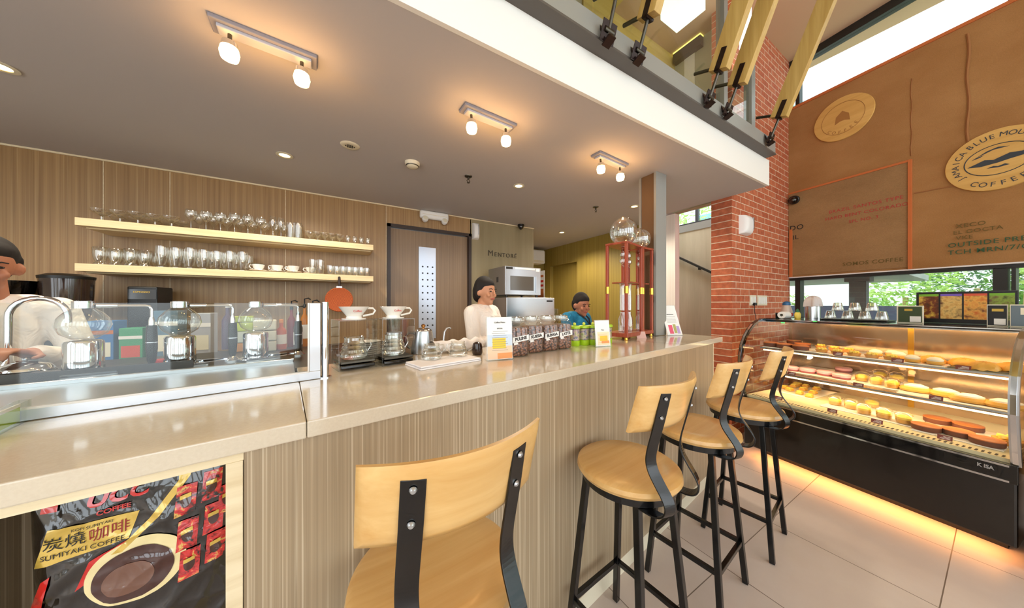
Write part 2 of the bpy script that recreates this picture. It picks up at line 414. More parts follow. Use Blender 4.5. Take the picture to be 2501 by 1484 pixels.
# glass balustrade behind it
gb = thing('glass_balustrade', 'clear glass balustrade standing along the upper floor edge', 'balustrade', (0, 1.16, 2.80))
for x0, x1 in ((-2.5, -.6), (-.58, 1.2), (1.22, 2.62)):
    MB().b2((x0, 0, -.02), (x1, .012, 1.0)).build('glass_panel', M_['pane'], gb)
MB().b2((2.66, -.01, -.1), (2.72, .05, 1.65)).build('post', M_['greysteel'], gb)
MB().b2((3.16, -.01, -.1), (3.235, .05, .9)).build('post', M_['greysteel'], gb)
MB().b2((2.72, .01, -.1), (3.16, .022, .9)).build('glass_panel', M_['acrylic'], gb)
# stair well beyond the slab end
struct(MB().b2((5.0, 1.6, 0), (5.15, 5.2, 2.57)).build('wall_stair', M_['conc']))
struct(MB().b2((4.99, 1.6, 2.57), (5.16, 5.2, 2.685)).build('trim_15', M_['greysteel']))
wf3 = MB().b2((5.04, 1.6, 2.685), (5.1, 5.2, 2.72)).b2((5.04, 2.56, 2.72), (5.1, 2.60, 4.4)).b2((5.04, 3.6, 2.72), (5.1, 3.64, 4.4)).b2((5.04, 1.6, 4.36), (5.1, 5.2, ROOF)).build('window_3', M_['darkgrey'])
struct(wf3); MB().b2((5.065, 1.6, 2.72), (5.07, 5.2, 4.36)).build('pane', M_['pane'], wf3)
lightobj('AREA', (4.3, 3.2, 4.40), 60, '#f4f8ff', 1.0, (0, 0, 0), sy=2.8, name='stair_fill_light')  # added area lamp that brightens the dark stair wall
hr = thing('stair_handrail', 'dark metal handrail sloping down the concrete stair wall', 'handrail', (4.95, 2.8, 2.14))
MB().bar([(0, .6, .36), (0, 0, 0), (0, -.62, -.372)], .03, .05, up=(1,0,0)).build('rail', M_['wframe'], hr)
for q in (.3, -.3): MB().b2((0, q-.01, q*.6-.05), (.05, q+.01, q*.6-.02)).build('bracket', M_['wframe'], hr)
st = MB()
for i in range(7):
    st.b2((3.72, 2.05+i*.26, 0), (4.99, 2.05+(i+1)*.26, .36+i*.175 if i else .36))
stt = tag(st.build('staircase', M_['stair']), 'reddish brown wooden stairs rising beyond the bar end', 'stairs')
for i in range(7):
    MB().b2((3.72, 2.03+i*.26, .36+i*.175), (4.99, 2.05+(i+1)*.26, .385+i*.175)).build('tread', mat('tread_wood', '#b07048', .45) if i == 0 else bpy.data.materials['tread_wood'], stt)
# white jamb at the slab end, columns
struct(MB().b2((3.47, 2.02, 0), (3.56, 2.14, SOF)).build('wall_jamb', laminate('pale_jamb', '#ddd2ca', '#eee8e2', '#f4efea', .3, .5, 12)))
cl = MB().b2((2.225, 1.43, 0), (2.36, 1.445, SOF)).b2((2.225, 1.60, 0), (2.36, 1.612, SOF)).b2((2.30, 1.445, 0), (2.312, 1.60, SOF))
struct(MB().b2((2.228, 1.455, 1.10), (2.37, 1.475, SOF)).b2((2.236, 1.60, 1.10), (2.37, 1.62, SOF)).b2((2.30, 1.47, 1.10), (2.312, 1.60, SOF)).b2((2.228, 1.455, 0), (2.37, 1.62, 1.055)).build('trim_16', M_['greysteel']))
struct(MB().b2((2.243, 1.477, 1.10), (2.30, 1.598, SOF)).build('trim_17', mat('brown_column_cladding', '#6e5236', .7)))
# street front behind the camera: piers between tall windows
fr = MB().b2((-3.2,-4.3,0),(5.2,-4.2,.35)).b2((-3.2,-4.3,3.9),(5.2,-4.2,ROOF))
for i in range(6): fr.b2((-3.2+i*1.6,-4.3,.35),(-2.75+i*1.6,-4.2,3.9))
struct(fr.build('wall_front', M_['fascia']))
fr = MB().b2((-3.3,-4.3,0),(-3.2,1.4,.35)).b2((-3.3,-4.3,3.4),(-3.2,1.4,ROOF))
for i in range(4): fr.b2((-3.3,-4.3+i*1.7,.35),(-3.2,-3.7+i*1.7,3.4))
struct(fr.build('wall_left', M_['fascia']))
# door
d1 = MB().b2((.44, BW-.02, 0), (.475, BW+.1, 2.25)).b2((1.395, BW-.02, 0), (1.43, BW+.1, 2.25)).b2((.44, BW-.02, 2.215), (1.43, BW+.1, 2.25))
d1 = struct(d1.build('door_1', M_['darkbrown']))
MB().b2((.478, BW+.03, 0), (1.392, BW+.07, 2.21)).build('door_leaf', M_['door'], d1)
m, nt, p = newmat('frosted_strip')
p.inputs['Base Color'].default_value = lin('#c3cddd'); p.inputs['Roughness'].default_value = .25; p.inputs['Metallic'].default_value = .3
M_['strip'] = m
stp = MB().b2((.785, BW+.018, .95), (.985, BW+.03, 2.03)).build('vision_strip', M_['strip'], d1)
hm = MB()
for i in range(10):
    for j in range(3):
        hm.cyl((0,0,0), .0095, .004, 10, M=Matrix.Translation((.83+j*.058, BW+.019, 1.80-i*.077)) @ Matrix.Rotation(PI/2, 4, 'X'))
hm.build('dot_pattern', M_['ink'], stp)
bpy.data.objects.remove(wallT)
# ================= ceiling fixtures =================
M_['bulb'] = mat('lit_bulb', '#fff2d8', .3, emit='#ffc67c', es=30)
M_['dlamp'] = mat('lit_downlight', '#fff2d8', .3, emit='#ffe3a8', es=9)
M_['mirror'] = mat('reflector', '#d8c49a', .25, .9)
def make_twin():
    t = thing('twin_spotlight', 'x', 'ceiling light', group='twin spotlights on the soffit')
    MB().box((0, 0, -.008), (.34, .085, .016)).build('ceiling_plate', mat('satin_grey', '#8f8c94', .5), t, bevel=.003)
    MB().box((0, 0, -.022), (.30, .05, .014)).build('trim_plate', mat('satin_silver', '#b9b8c0', .45), t, bevel=.003)
    for s in (-1, 1):
        MB().tube([(s*.115, 0, -.026), (s*.115, -.004, -.062)], .007).build('arm', M_['darkchrome'], t)
        h = MB().lathe([(.014, 0), (.024, -.006), (.027, -.03), (.024, -.03), (.02, -.008)], (s*.115, -.005, -.058), 16).build('lamp_head', M_['chrome'], t)
        MB().lathe([(0, 0), (.014, 0), (.026, -.012), (.031, -.036), (.026, -.058), (0, -.068)], (s*.115, -.005, -.07), 16).build('bulb', M_['bulb'], h)
    return t
tw = []; proto = make_twin()
for x, y, lab in ((-.262, 1.56, 'chrome twin spotlight on the soffit, nearest the camera and largest'),
                  (.746, 1.53, 'chrome twin spotlight on the soffit, middle one of the three'),
                  (1.755, 1.515, 'chrome twin spotlight on the soffit nearest the grey column')):
    place(proto, tw, (x, y, SOF), R(4), lab)
    for s in (-1, 1):
        lightobj('POINT', (x+s*.115, y-.012, SOF-.155), .62, '#ffb878', .03)
def make_down():
    t = thing('recessed_downlight', 'x', 'ceiling light', group='recessed downlights')
    MB().lathe([(.033, -.001), (.05, -.001), (.052, -.005), (.034, -.007)], (0,0,0), 24).build('rim', M_['ivory'], t)
    MB().lathe([(0, -.002), (.034, -.002)], (0,0,0), 20).build('lamp', M_['dlamp'], t)
    return t
dl = []; proto = make_down()
for x, y, lab in ((-1.345, 2.335, 'lit recessed downlight at the left edge of the picture'),
                  (-.354, 2.676, 'lit recessed downlight above the glass shelves'),
                  (1.413, 2.276, 'lit recessed downlight in front of the laminate door'),
                  (2.897, 3.426, 'small far lit downlight over the olive passage'),
                  (2.82, 2.10, 'lit recessed downlight just left of the grey column')):
    place(proto, dl, (x, y, SOF), 0, lab)
    lightobj('SPOT', (x, y, SOF-.012), 90 if y > 3 else 50, '#fff0d8', .05, (0, 0, 0), spot=150)
t = thing('ceiling_speaker', 'small round vent grille set in the soffit', 'vent', (.055, 2.288, SOF))
MB().lathe([(0,-.002),(.03,-.006),(.052,-.006),(.06,0)], (0,0,0), 24).build('rim', M_['ivory'], t)
g = MB()
for i in range(5):
    for j in range(-1, 2):
        if abs(i-2)+abs(j) < 3: g.box(((i-2)*.013, j*.014, -.0075), (.007, .009, .002))
g.build('grille', M_['ink'], t)
t = thing('smoke_detector', 'round ivory smoke detector hanging under the soffit', 'smoke detector', (.476, 2.323, SOF))
MB().lathe([(.055,0),(.055,-.012),(.045,-.03),(.03,-.04),(0,-.042)], (0,0,0), 24).build('housing', M_['ivory'], t)
MB().lathe([(.0465,-.022),(.048,-.02),(.048,-.027),(.0445,-.0315)], (0,0,0), 24).build('vent_band', M_['darkchrome'], t)
sp = []; t = thing('fire_sprinkler', 'x', 'sprinkler', group='fire sprinklers')
MB().lathe([(0,0),(.032,0),(.03,-.006),(.008,-.01),(.008,-.03),(0,-.03)], (0,0,0), 20).build('escutcheon', M_['darkchrome'], t)
MB().tube([(.004,0,-.028),(.014,0,-.04),(.004,0,-.055)], .003).tube([(-.004,0,-.028),(-.014,0,-.04),(-.004,0,-.055)], .003).cyl((0,0,-.058), .012, .003, 12).build('deflector', M_['darkchrome'], t)
place(t, sp, (.938, 2.326, SOF), 0, 'dark fire sprinkler in the middle of the soffit')
place(t, sp, (2.468, 2.336, SOF), 0, 'small fire sprinkler near the grey column')
cams = []; t = thing('dome_camera', 'x', 'security camera', group='dome cameras')
MB().lathe([(0,0),(.045,0),(.045,-.025),(.04,-.03),(0,-.03)], (0,0,0), 20).build('base', M_['black'], t)
MB().lathe([(.036,-.03),(.034,-.045),(.022,-.06),(0,-.066)], (0,0,0), 20).build('dome', M_['blackgloss'], t)
MB().lathe([(.014,-.056),(.014,-.068),(.008,-.071),(0,-.071)], (0,0,0), 16).build('lens', M_['darkchrome'], t)
place(t, cams, (2.134, 3.38, SOF), 0, 'small black dome camera under the soffit above the lettered wall')
c2 = place(t, cams, (0,0,0), 0, 'grey dome camera on the burlap wall beside the brick corner', scale=1.15)
c2.location = onp(1941, 488, (4.89, 1.404), 8.3) + Vector((-.01, 0, 0)); c2.rotation_euler = (0, -PI/2+.5, PI)
c2.rotation_euler = (0, PI/2-.3, 0)
# emergency lights
t = thing('emergency_light', 'white twin-head emergency light on the wall above the door', 'emergency light', (.955, 3.43, 2.40))
MB().box((0,0,0), (.34,.06,.095)).build('housing', M_['white'], t, bevel=.025, seg=4)
MB().box((0,-.031,.0), (.29,.004,.004)).build('seam', M_['ivory'], t)
for s in (-1,1):
    h = MB().lathe([(0,-.03),(.03,-.03),(.036,-.01),(.036,.012),(.03,.02),(0,.022)], (0,0,0), 20, M=Matrix.Translation((s*.115,-.03,-.055)) @ Matrix.Rotation(R(70),4,'X')).build('lamp_head', M_['white'], t)
    MB().lathe([(0,.0225),(.027,.0225)], (0,0,0), 20, M=Matrix.Translation((s*.115,-.03,-.055)) @ Matrix.Rotation(R(70),4,'X')).build('lens', M_['ivory'], h)
def shell_lamp(label, cat, loc, rz, w, h):
    t = thing('wall_speaker', label, cat, loc, rz)
    def g(a, b):
        e = (1-abs(2*a-1)**4)**.5 if 0 < a < 1 else 0; v = (1-abs(2*b-1)**3.2)**.5 if 0 < b < 1 else 0
        return ((a-.5)*w, -.078*min(e, 1)*(.25+.75*v) if 0 < b < 1 else 0, (b-.5)*h)
    MB().sheet(g, 24, 24).add([(-w/2,0,-h/2),(w/2,0,-h/2),(w/2,0,h/2),(-w/2,0,h/2)], [(0,3,2,1)]).build('housing', M_['white'], t)
    MB().b2((w*.14, -.082, -h*.24), (w*.24, -.070, h*.36)).build('grille', M_['steel'], t, bevel=.0015)
    return t
shell_lamp('white curved wall speaker high on the red brick wall', 'speaker', (3.655, 1.404, 2.185), 0, .20, .20)
shell_lamp('narrow white wall speaker beside the door head', 'speaker', (1.487, 3.46, 2.29), 0, .09, .21)
# sockets on the brick
for i, (x0, x1, z0, lab) in enumerate(((3.80, 3.95, 1.345, 'ivory double socket plate on the brick wall with a black plug'), (3.985, 4.24, 1.345, 'wide ivory switch plate on the brick wall, right of the socket plate'))):
    t = thing('socket_plate' if i == 0 else 'switch_plate', lab, 'wall socket' if i == 0 else 'light switch', ((x0+x1)/2, 1.404, z0+.055))
    w = x1-x0
    MB().box((0,-.005,0), (w,.01,.115)).build('plate', M_['ivory'], t, bevel=.003)
    k = 2 if i == 0 else 4
    for j in range(k):
        MB().box(((j-(k-1)/2)*w/k*.9, -.012, 0), (w/k*.62, .006, .075)).build('rocker' if i else 'outlet', M_['white'], t, bevel=.002)
t = thing('power_plug', 'black plug with a thin cord hanging from the brick wall socket', 'plug', (3.87, 1.38, 1.36))
MB().box((0,0,0), (.035,.03,.03)).build('plug_body', M_['black'], t, bevel=.005)
MB().tube([(0,0,-.01), (.003,.004,-.07), (.012,-.004,-.15), (.02,-.02,-.24)], .003).build('cord', M_['black'], t)
# ================= bar counter =================
CA = R(7.5)
def cw(x, y, z=0): return Vector((-.17+math.cos(CA)*x-math.sin(CA)*y, .78+math.sin(CA)*x+math.cos(CA)*y, z))
TOP = 1.097
m, nt, p = newmat('cream_quartz')
c = mix(nt, .10, '#cfc2ac', ramp(nt, noise(nt, coords(nt), 160, 2, .6), [(.35, '#c4b294'), (.65, '#f0e6d2')]))
nt.links.new(c, p.inputs['Base Color']); p.inputs['Roughness'].default_value = .16; p.inputs['Coat Weight'].default_value = .5; p.inputs['Coat Roughness'].default_value = .06
M_['quartz'] = m
ctr = thing('bar_counter', 'long wood-laminate bar counter with a cream stone worktop', 'bar counter', (-.17, .78, 0), CA)
wt = MB().b2((-1.7, 0, 1.059), (.105, .46, TOP)).b2((.106, 0, 1.059), (2.83, .70, TOP)).b2((-1.7, .46, 1.059), (-1.3, 1.2, TOP)).build('worktop', M_['quartz'], ctr, bevel=.003)
MB().b2((0, .015, .085), (2.665, .035, 1.059)).b2((2.645, .035, .085), (2.665, .66, 1.059)).b2((.0, .64, .0), (2.665, .66, 1.059)).build('front_panel', M_['front'], ctr)
MB().b2((2.660, .012, .085), (2.669, .03, 1.058)).build('corner_trim', M_['lightwood'], ctr)
MB().b2((-1.6, .019, 0), (2.665, .034, .085)).build('plinth', M_['ivory'], ctr)
# steel tray worktop behind the guard
MB().b2((-1.3, .46, 1.03), (.10, .93, 1.085)).b2((-1.3, .93, 1.02), (.10, .95, 1.10)).build('steel_top', M_['steel'], ctr, bevel=.002)
MB().b2((-1.3, .95, 1.04), (.10, 1.12, 1.092)).b2((-.62, 1.12, 1.04), (.55, 1.50, 1.092)).b2((.10, .72, 1.04), (.55, 1.12, 1.092)).build('rear_worktop', M_['darkchrome'], ctr)
MB().b2((-1.6, .62, 0), (.5, .64, 1.03)).build('rear_panel', M_['front'], ctr)
# open display niche under the left end
MB().b2((-1.6, .012, 1.041), (0, .40, 1.059)).b2((-.026, .010, .0), (-.001, .40, 1.041)).build('niche_frame', M_['lightwood'], ctr)
MB().b2((-1.6, .40, .2), (-.026, .42, 1.041)).b2((-.42, .03, .2), (-.40, .40, 1.041)).build('niche_lining', M_['front'], ctr)
MB().b2((-1.6, .02, .60), (-.026, .40, .62)).build('niche_shelf', M_['lightwood'], ctr)
# ---- coffee bags in the niche
def bag(name, label, loc, rz, w, h, dep, matb):
    t = thing(name, label, 'coffee bag', loc, rz)
    def f(side):
        def g(a, b):
            u = (a-.5)*2; v = b*2-1
            k = max(0, (1-abs(u)**2.6))*max(0, (1-abs(v)**3.2))
            d = dep/2*(k**.55)
            wr = 0
            for fa, fb, ph, am in ((9,5,0,.0030),(-6,11,1.3,.0028),(17,-9,2.1,.0016),(5,23,.6,.0013),(27,14,4,.0009)):
                wr += am*(1-abs(math.sin(fa*a+fb*b+ph+.8*math.sin(7*b+3*a))))**2.2
            return (u*w/2*(1-.03*(1-abs(v))), side*(d+wr*min(1, k*3)), h*b)
        return g
    MB().sheet(f(-1), 90, 110).sheet(f(1), 20, 20).build('pouch', matb, t)
    return t, (lambda a, b, e=.001: f(-1)(a, b)[1]-e)
M_['film'] = film('black_film', '#0b0909')
M_['fred'] = film('film_red', '#c81e1c'); M_['fgold'] = film('film_gold', '#cfae4c', .25, .3)
def onbag(mb, pts, dep, off, w=.27, h=.37):   # flat print following the pouch
    return mb
W_, H_ = .27, .39
t, yy = bag('coffee_bag', 'large glossy black bag of roast coffee with a gold label band', cw(-.150, .125, .64), CA, W_, H_, .05, M_['film'])
def decal(name, poly, mt, parent, off=.0012, n=26, yf=yy, W=W_, H=H_):   # quad of (a,b) corners laid on the pouch
    (a0,b0),(a1,b1),(a2,b2),(a3,b3) = poly
    def g(i, j):
        a = (a0*(1-i)+a1*i)*(1-j)+(a3*(1-i)+a2*i)*j
        b = (b0*(1-i)+b1*i)*(1-j)+(b3*(1-i)+b2*i)*j
        return ((a-.5)*W, yf(a, b, off), H*b)
    return MB().sheet(g, n, n).build(name, mt, parent)
def disc(name, ca, cb, ra, rb, mt, parent, off, yf=yy, W=W_, H=H_, hole=0):
    def g(i, j):
        r = hole+(1-hole)*j; t = 2*PI*i
        a = ca+ra*r*math.cos(t); b = cb+rb*r*math.sin(t)
        return ((a-.5)*W, yf(a, b, off), H*b)
    return MB().sheet(g, 64, 18).build(name, mt, parent)
band = decal('gold_label', ((.03,.665),(.43,.70),(.475,.815),(.085,.825)), M_['fgold'], t, .0015, 16)
def btxt(body, a, b, size, mt, ang=0, par=None, yf=yy, W=W_, H=H_, shear=0, sx=1, bold=0, off=.0030):
    M = Matrix.Translation(((a-.5)*W, yf(a, b, off), H*b)) @ Matrix.Rotation(PI/2, 4, 'X') @ Matrix.Rotation(R(ang), 4, 'Z')
    o = text(body, size, mt, par or t, M, shear=shear, sx=sx, bold=bold, ext=0); WRAP[o.name] = (yf, W, H, off); return o
btxt('UCC', .37, .915, .036, M_['fred'], 2, shear=.25, bold=.0012)
btxt('COFFEE', .36, .853, .0115, M_['fred'], 0, bold=.0003)
btxt('KOPI SUMIYAKI', .27, .800, .0070, M_['ink'], 0)
btxt('炭燒', .155, .755, .0245, M_['ink'], 1)
btxt('咖啡', .345, .757, .0245, mat('dark_red_print', '#8c1a16', .5), 1)
btxt('SUMIYAKI COFFEE', .235, .706, .0118, M_['ink'], 1)
M_['cream'] = film('cream_print', '#e6d6a0'); M_['choc'] = film('coffee_print', '#3b1712')
decal('red_swirl', ((.20,.52),(.40,.60),(.42,.69),(.26,.64)), M_['fred'], t, .0013)
decal('red_swirl', ((.0,.46),(.05,.44),(.10,.62),(.06,.60)), M_['fred'], t, .0013)
s1 = disc('cup_print', .47, .53, .235, .155, M_['cream'], t, .0020)
disc('coffee_print', .455, .515, .19, .125, M_['choc'], s1, .0030)
disc('cup_print', .43, .50, .12, .075, film('coffee_sheen', '#6d4a3c'), s1, .0038)
decal('gold_ribbon', ((.52,.76),(.57,.76),(.72,.92),(.66,.91)), M_['fgold'], t, .0022)
decal('gold_ribbon', ((.66,.91),(.72,.92),(.74,1.0),(.66,1.0)), M_['fgold'], t, .0022)
decal('gold_ribbon', ((.35,.64),(.40,.64),(.57,.76),(.52,.76)), M_['fgold'], t, .0022)
decal('red_tab', ((.05,.90),(.12,.90),(.13,1.0),(.07,1.0)), M_['fred'], t, .0022)
sm_, nt, p = newmat('sachet_film'); vv = coords(nt)
nt.links.new(ramp(nt, noise(nt, vv, 55, 3, .6, .6), [(.38, '#14090a'), (.46, '#b3161c'), (.58, '#d43030'), (.64, '#d8b860'), (.70, '#8c1a1a')]), p.inputs['Base Color'])
p.inputs['Roughness'].default_value = .2; p.inputs['Coat Weight'].default_value = 1; bump(nt, p, noise(nt, vv, 24, 3, .6, 1), .6, .01)
M_['sachet'] = sm_
for i, (a, b) in enumerate(((.70,.80),(.71,.62),(.72,.46),(.84,.84),(.85,.66),(.86,.50),(.93,.74))):
    sa = decal('sachet_print', ((a-.06,b-.08),(a+.05,b-.07),(a+.062,b+.08),(a-.045,b+.075)), M_['sachet'], t, .0025, 8)
    disc('sachet_motif', a, b, .03, .035, M_['choc'], sa, .0040)
    decal('sachet_motif', ((a-.03,b+.008),(a+.03,b+.016),(a+.03,b+.036),(a-.03,b+.028)), M_['fgold'], sa, .0052, 5)
t2, yy2 = bag('coffee_bag', 'second black coffee bag half hidden behind the first, white lettering', cw(-.095, .20, .665), CA, .22, .372, .03, M_['film'])
def bt2(b_, a, b, s, ang=0, shear=.25): btxt(b_, a, b, s, M_['paper'], ang, t2, yy2, .22, .372, shear)
bt2('INCLUDE', .64, .965, .011); bt2('Non', .66, .93, .006); bt2('Mom', .68, .90, .010); bt2('INCADIO', .68, .87, .010)
# ================= glass guard =================
GA = R(90-78.33)
gx, gy = -.051, 1.24
gd = thing('glass_guard', 'low glass sneeze guard in a steel frame on the worktop', 'glass guard', (gx, gy, TOP), GA)
MB().b2((-1.25, -.006, .004), (-.012, .006, .266)).build('glass_pane', M_['guard'], gd)
MB().b2((-1.25, -.011, 0), (-.012, .011, .030)).b2((-.046, -.0095, .0), (-.012, .0095, .267)).build('frame', M_['steel'], gd, bevel=.002)
MB().b2((-1.25, -.0125, .026), (-.046, -.010, .031)).b2((-.0505, -.0125, .026), (-.046, -.010, .267)).build('white_seal', M_['white'], gd)
MB().cyl((.003, 0, 0), .011, .27, 20).cyl((.003,0,0), .02, .004, 20).build('post', M_['chrome'], gd)
MB().lathe([(0,0),(.012,0),(.012,-.05),(.006,-.06)], (-1.27,0,.2), 12).build('clip', M_['chrome'], gd)
# green card holder at the far left
P1 = onz(77, 1023, TOP); P0 = onz(-60, 1092, TOP); ca_ = math.atan2(P0.y-P1.y, P0.x-P1.x); cl_ = (P0-P1).length
ch_ = thing('card_holder', 'clear acrylic card holder with a green insert at the left picture edge', 'card holder', P1, ca_)
MB().b2((0, -.0015, 0), (cl_, 0, .047)).b2((0, -.016, 0), (cl_, -.0145, .047)).b2((0,-.016,0),(cl_,0,.002)).b2((0,-.016,0),(.0015,0,.047)).build('sleeve', M_['acrylic'], ch_)
MB().b2((.018, -.010, .003), (cl_, -.008, .035)).build('card', mat('lime_card', '#b6da3c', .5), ch_)
MB().b2((.018, -.0105, .035), (cl_, -.0075, .042)).build('card_edge', M_['paper'], ch_)
# ================= siphon coffee stations =================
def make_siphon():
    t = thing('siphon_brewer', 'x', 'siphon coffee maker', group='siphon coffee makers behind the glass guard')
    b = MB().lathe([(0,0),(.046,0),(.047,.004),(.047,.098),(.043,.104),(.03,.107),(0,.107)], (0,0,.004), 32).build('burner', M_['chrome'], t)
    hm = MB()
    for i in range(12):
        a = 2*PI*i/12
        hm.box((.0468*math.cos(a), .0468*math.sin(a), .022), (.002,.007,.012), rz=a)
    hm.build('vent_hole', M_['ink'], b)
    MB().tube([(.057*math.cos(2*PI*i/24), .057*math.sin(2*PI*i/24), .005) for i in range(24)], .005, 8, True).build('base_ring', M_['chrome'], t)
    MB().bar([(-.03,-.06,.006),(.09,-.05,.006),(.145,-.015,.006)], .022, .011).bar([(0,.03,.008),(.09,.02,.008),(.16,0,.008)], .018, .012).build('foot_bar', M_['chrome'], t)
    MB().lathe([(0,0),(.030,0),(.030,.006),(.02,.012),(.012,.02),(0,.02)], (.165,0,0), 20).build('foot', M_['chrome'], t)
    MB().lathe([(.009,0),(.013,.01),(.0165,.05),(.0165,.09),(.0145,.13),(.0,.131)], (.165,0,.02), 20).build('grip', M_['black'], t)
    MB().lathe([(.0168,0),(.0172,.0015),(.0168,.003)], (.165,0,.09), 20).build('grip_ring', M_['steel'], t)
    MB().lathe([(.009,0),(.009,.018),(.006,.03),(0,.03)], (.165,0,.148), 16).tube([(.165,0,.17),(.165,0,.205),(.160,0,.215),(.15,0,.218),(.06,0,.218)], .0045).tube([(.08,0,.218),(.03,0,.218)], .008, 10).build('stand_rod', M_['chrome'], t)
    MB().lathe([(.022,0),(.028,0),(.028,.022),(.022,.022)], (0,0,.210), 20).build('neck_clamp', M_['chrome'], t)
    MB().lathe([(0,.111),(.03,.114),(.054,.131),(.065,.156),(.061,.177),(.045,.196),(.027,.208),(.021,.216),(.023,.234)], (0,0,0), 28).build('glass_bulb', M_['glass'], t)
    return t
sy = []; proto = make_siphon()
for px, py, lab in ((205, 915, 'siphon coffee maker behind the guard, leftmost of three'),
                    (440, 893, 'middle siphon coffee maker of three behind the glass guard'),
                    (625, 877, 'siphon coffee maker nearest the steel guard post')):
    q = onz(px, py, 1.092); 
    place(proto, sy, q, R(8), lab, scale=(1,1,1.2))
# sink tap and dome at the left
q = onz(20, 900, 1.092)
t = thing('sink_tap', 'tall arched chrome tap at the left end of the bar', 'tap', q, R(12))
arc = [(0,0,0),(.0,0,.10)]+[(.07-.07*math.cos(a), 0, .215+.078*math.sin(a)) for a in [PI*i/12 for i in range(13)]]+[(.14,0,.185)]
MB().tube(arc, .011, 12).build('spout', M_['chrome'], t)
MB().lathe([(0,0),(.026,0),(.026,.01),(.014,.03),(.012,.06)], (0,0,0), 20).build('base', M_['chrome'], t)
q = onz(62, 910, 1.085)
t = thing('dome_cover', 'small polished steel dome lid beside the tap', 'dome lid', q, 0)
MB().lathe([(.068,.010),(.066,.018),(.055,.032),(.03,.042),(.012,.046),(0,.047)], (0,0,0), 32).build('dome', M_['chrome'], t)
MB().lathe([(0,0),(.07,0),(.074,.006),(.068,.012),(0,.012)], (0,0,0), 32).build('rim', M_['blackgloss'], t)
MB().ball((0,0,.055), .009).build('knob', M_['steel'], t)
# ================= things standing on the worktop =================
def make_pourover():
    t = thing('pour_over_stand', 'x', 'pour-over stand', group='acrylic pour-over stands')
    w, d, h = .135, .13, .20
    f = MB()
    f.b2((-w/2-.004,-d/2,0),(-w/2,d/2,h)).b2((w/2,-d/2,0),(w/2+.004,d/2,h)).b2((-w/2,-d/2,h-.005),(w/2,d/2,h))
    f.build('acrylic_frame', M_['acrylic'], t, bevel=.001)
    MB().b2((-w/2+.004,-d/2,.006),(w/2-.004,d/2,.022)).build('drip_tray', M_['blackgloss'], t, bevel=.004)
    MB().b2((-w/2+.004,-d/2,.026),(w/2-.004,d/2,.036)).build('tray_lid', M_['darkchrome'], t, bevel=.002)
    c = MB().lathe([(.028,.004),(.030,0),(.030,.006),(.028,.012),(.058,.052),(.0555,.052),(.026,.014)], (0,0,h), 28).lathe([(.0,.0),(.046,.0),(.046,.005),(.0,.005)], (0,0,h-.001), 28).build('dripper_cup', M_['ceramic'], t)
    MB().tube([(.050,0,h+.045),(.075,0,h+.044),(.084,0,h+.034),(.075,0,h+.020),(.034,0,h+.012)], .0045, 8).build('cup_handle', M_['ceramic'], c)
    text('Coffee', .012, M_['red'], c, upright(0, -.0505, h+.034))
    s = MB().lathe([(0,.001),(.046,.001),(.052,.01),(.050,.02),(.0525,.026),(.045,.038),(.048,.044),(.041,.055),(.044,.061),(.037,.070),(.036,.086),(.039,.09)], (0,.0,.037), 28).build('glass_server', M_['glassware'], t)
    MB().tube([(.042,0,.115),(.062,0,.11),(.068,0,.085),(.052,0,.06)], .003, 8).build('server_handle', M_['glassware'], s)
    return t
pv = []; proto = make_pourover()
place(proto, pv, (.048, 1.385, TOP), R(13), 'acrylic pour-over stand with a white cup, beside the steel post')
place(proto, pv, (.205, 1.405, TOP), R(13), 'acrylic pour-over stand with a white cup, next to the gooseneck kettle')
t = thing('paper_cups', 'short stack of clear plastic cups behind the pour-over stands', 'cup stack', (.235, 1.58, TOP))
for k in range(5): MB().lathe([(.026,0),(.034,.07),(.036,.072)], (0,0,.12+k*.014), 20).build('cup', M_['acrylic'], t)
MB().lathe([(0,0),(.04,0),(.04,.12),(0,.12)], (0,0,0), 20).build('cup_holder', M_['steel'], t)
t = thing('bowl_stack', 'stack of ivory saucers behind the pour-over stands', 'saucer stack', (.115, 1.545, TOP))
for k in range(9): MB().lathe([(0,0),(.03,0),(.055,.010),(.053,.011),(.028,.003),(0,.003)], (0,0,k*.0095), 28).build('saucer', M_['ceramic'], t)
t = thing('gooseneck_kettle', 'brushed steel gooseneck kettle with a wooden lid knob', 'kettle', (.385, 1.60, TOP), R(6))
MB().lathe([(0,0),(.064,0),(.066,.004),(.050,.10),(.046,.118),(0,.118)], (0,0,0), 32).build('body', M_['steel'], t)
MB().lathe([(.046,.117),(.040,.126),(.02,.134),(0,.135)], (0,0,0), 28).build('lid', M_['chrome'], t)
MB().lathe([(.005,0),(.010,.006),(.011,.016),(.0,.022)], (0,0,.134), 16).build('lid_knob', M_['copper'], t)
MB().tube([(.055,0,.018),(.09,0,.022),(.115,0,.045),(.118,0,.075),(.122,0,.105),(.135,0,.125),(.15,0,.128),(.16,0,.122)], .006, 10, scl=[1.3,1.2,1.1,1,.9,.8,.75,.75]).build('spout', M_['steel'], t)
MB().tube([(-.045,0,.108),(-.08,0,.112),(-.095,0,.09),(-.092,0,.05),(-.07,0,.03)], .007, 10).build('handle', M_['darkchrome'], t)
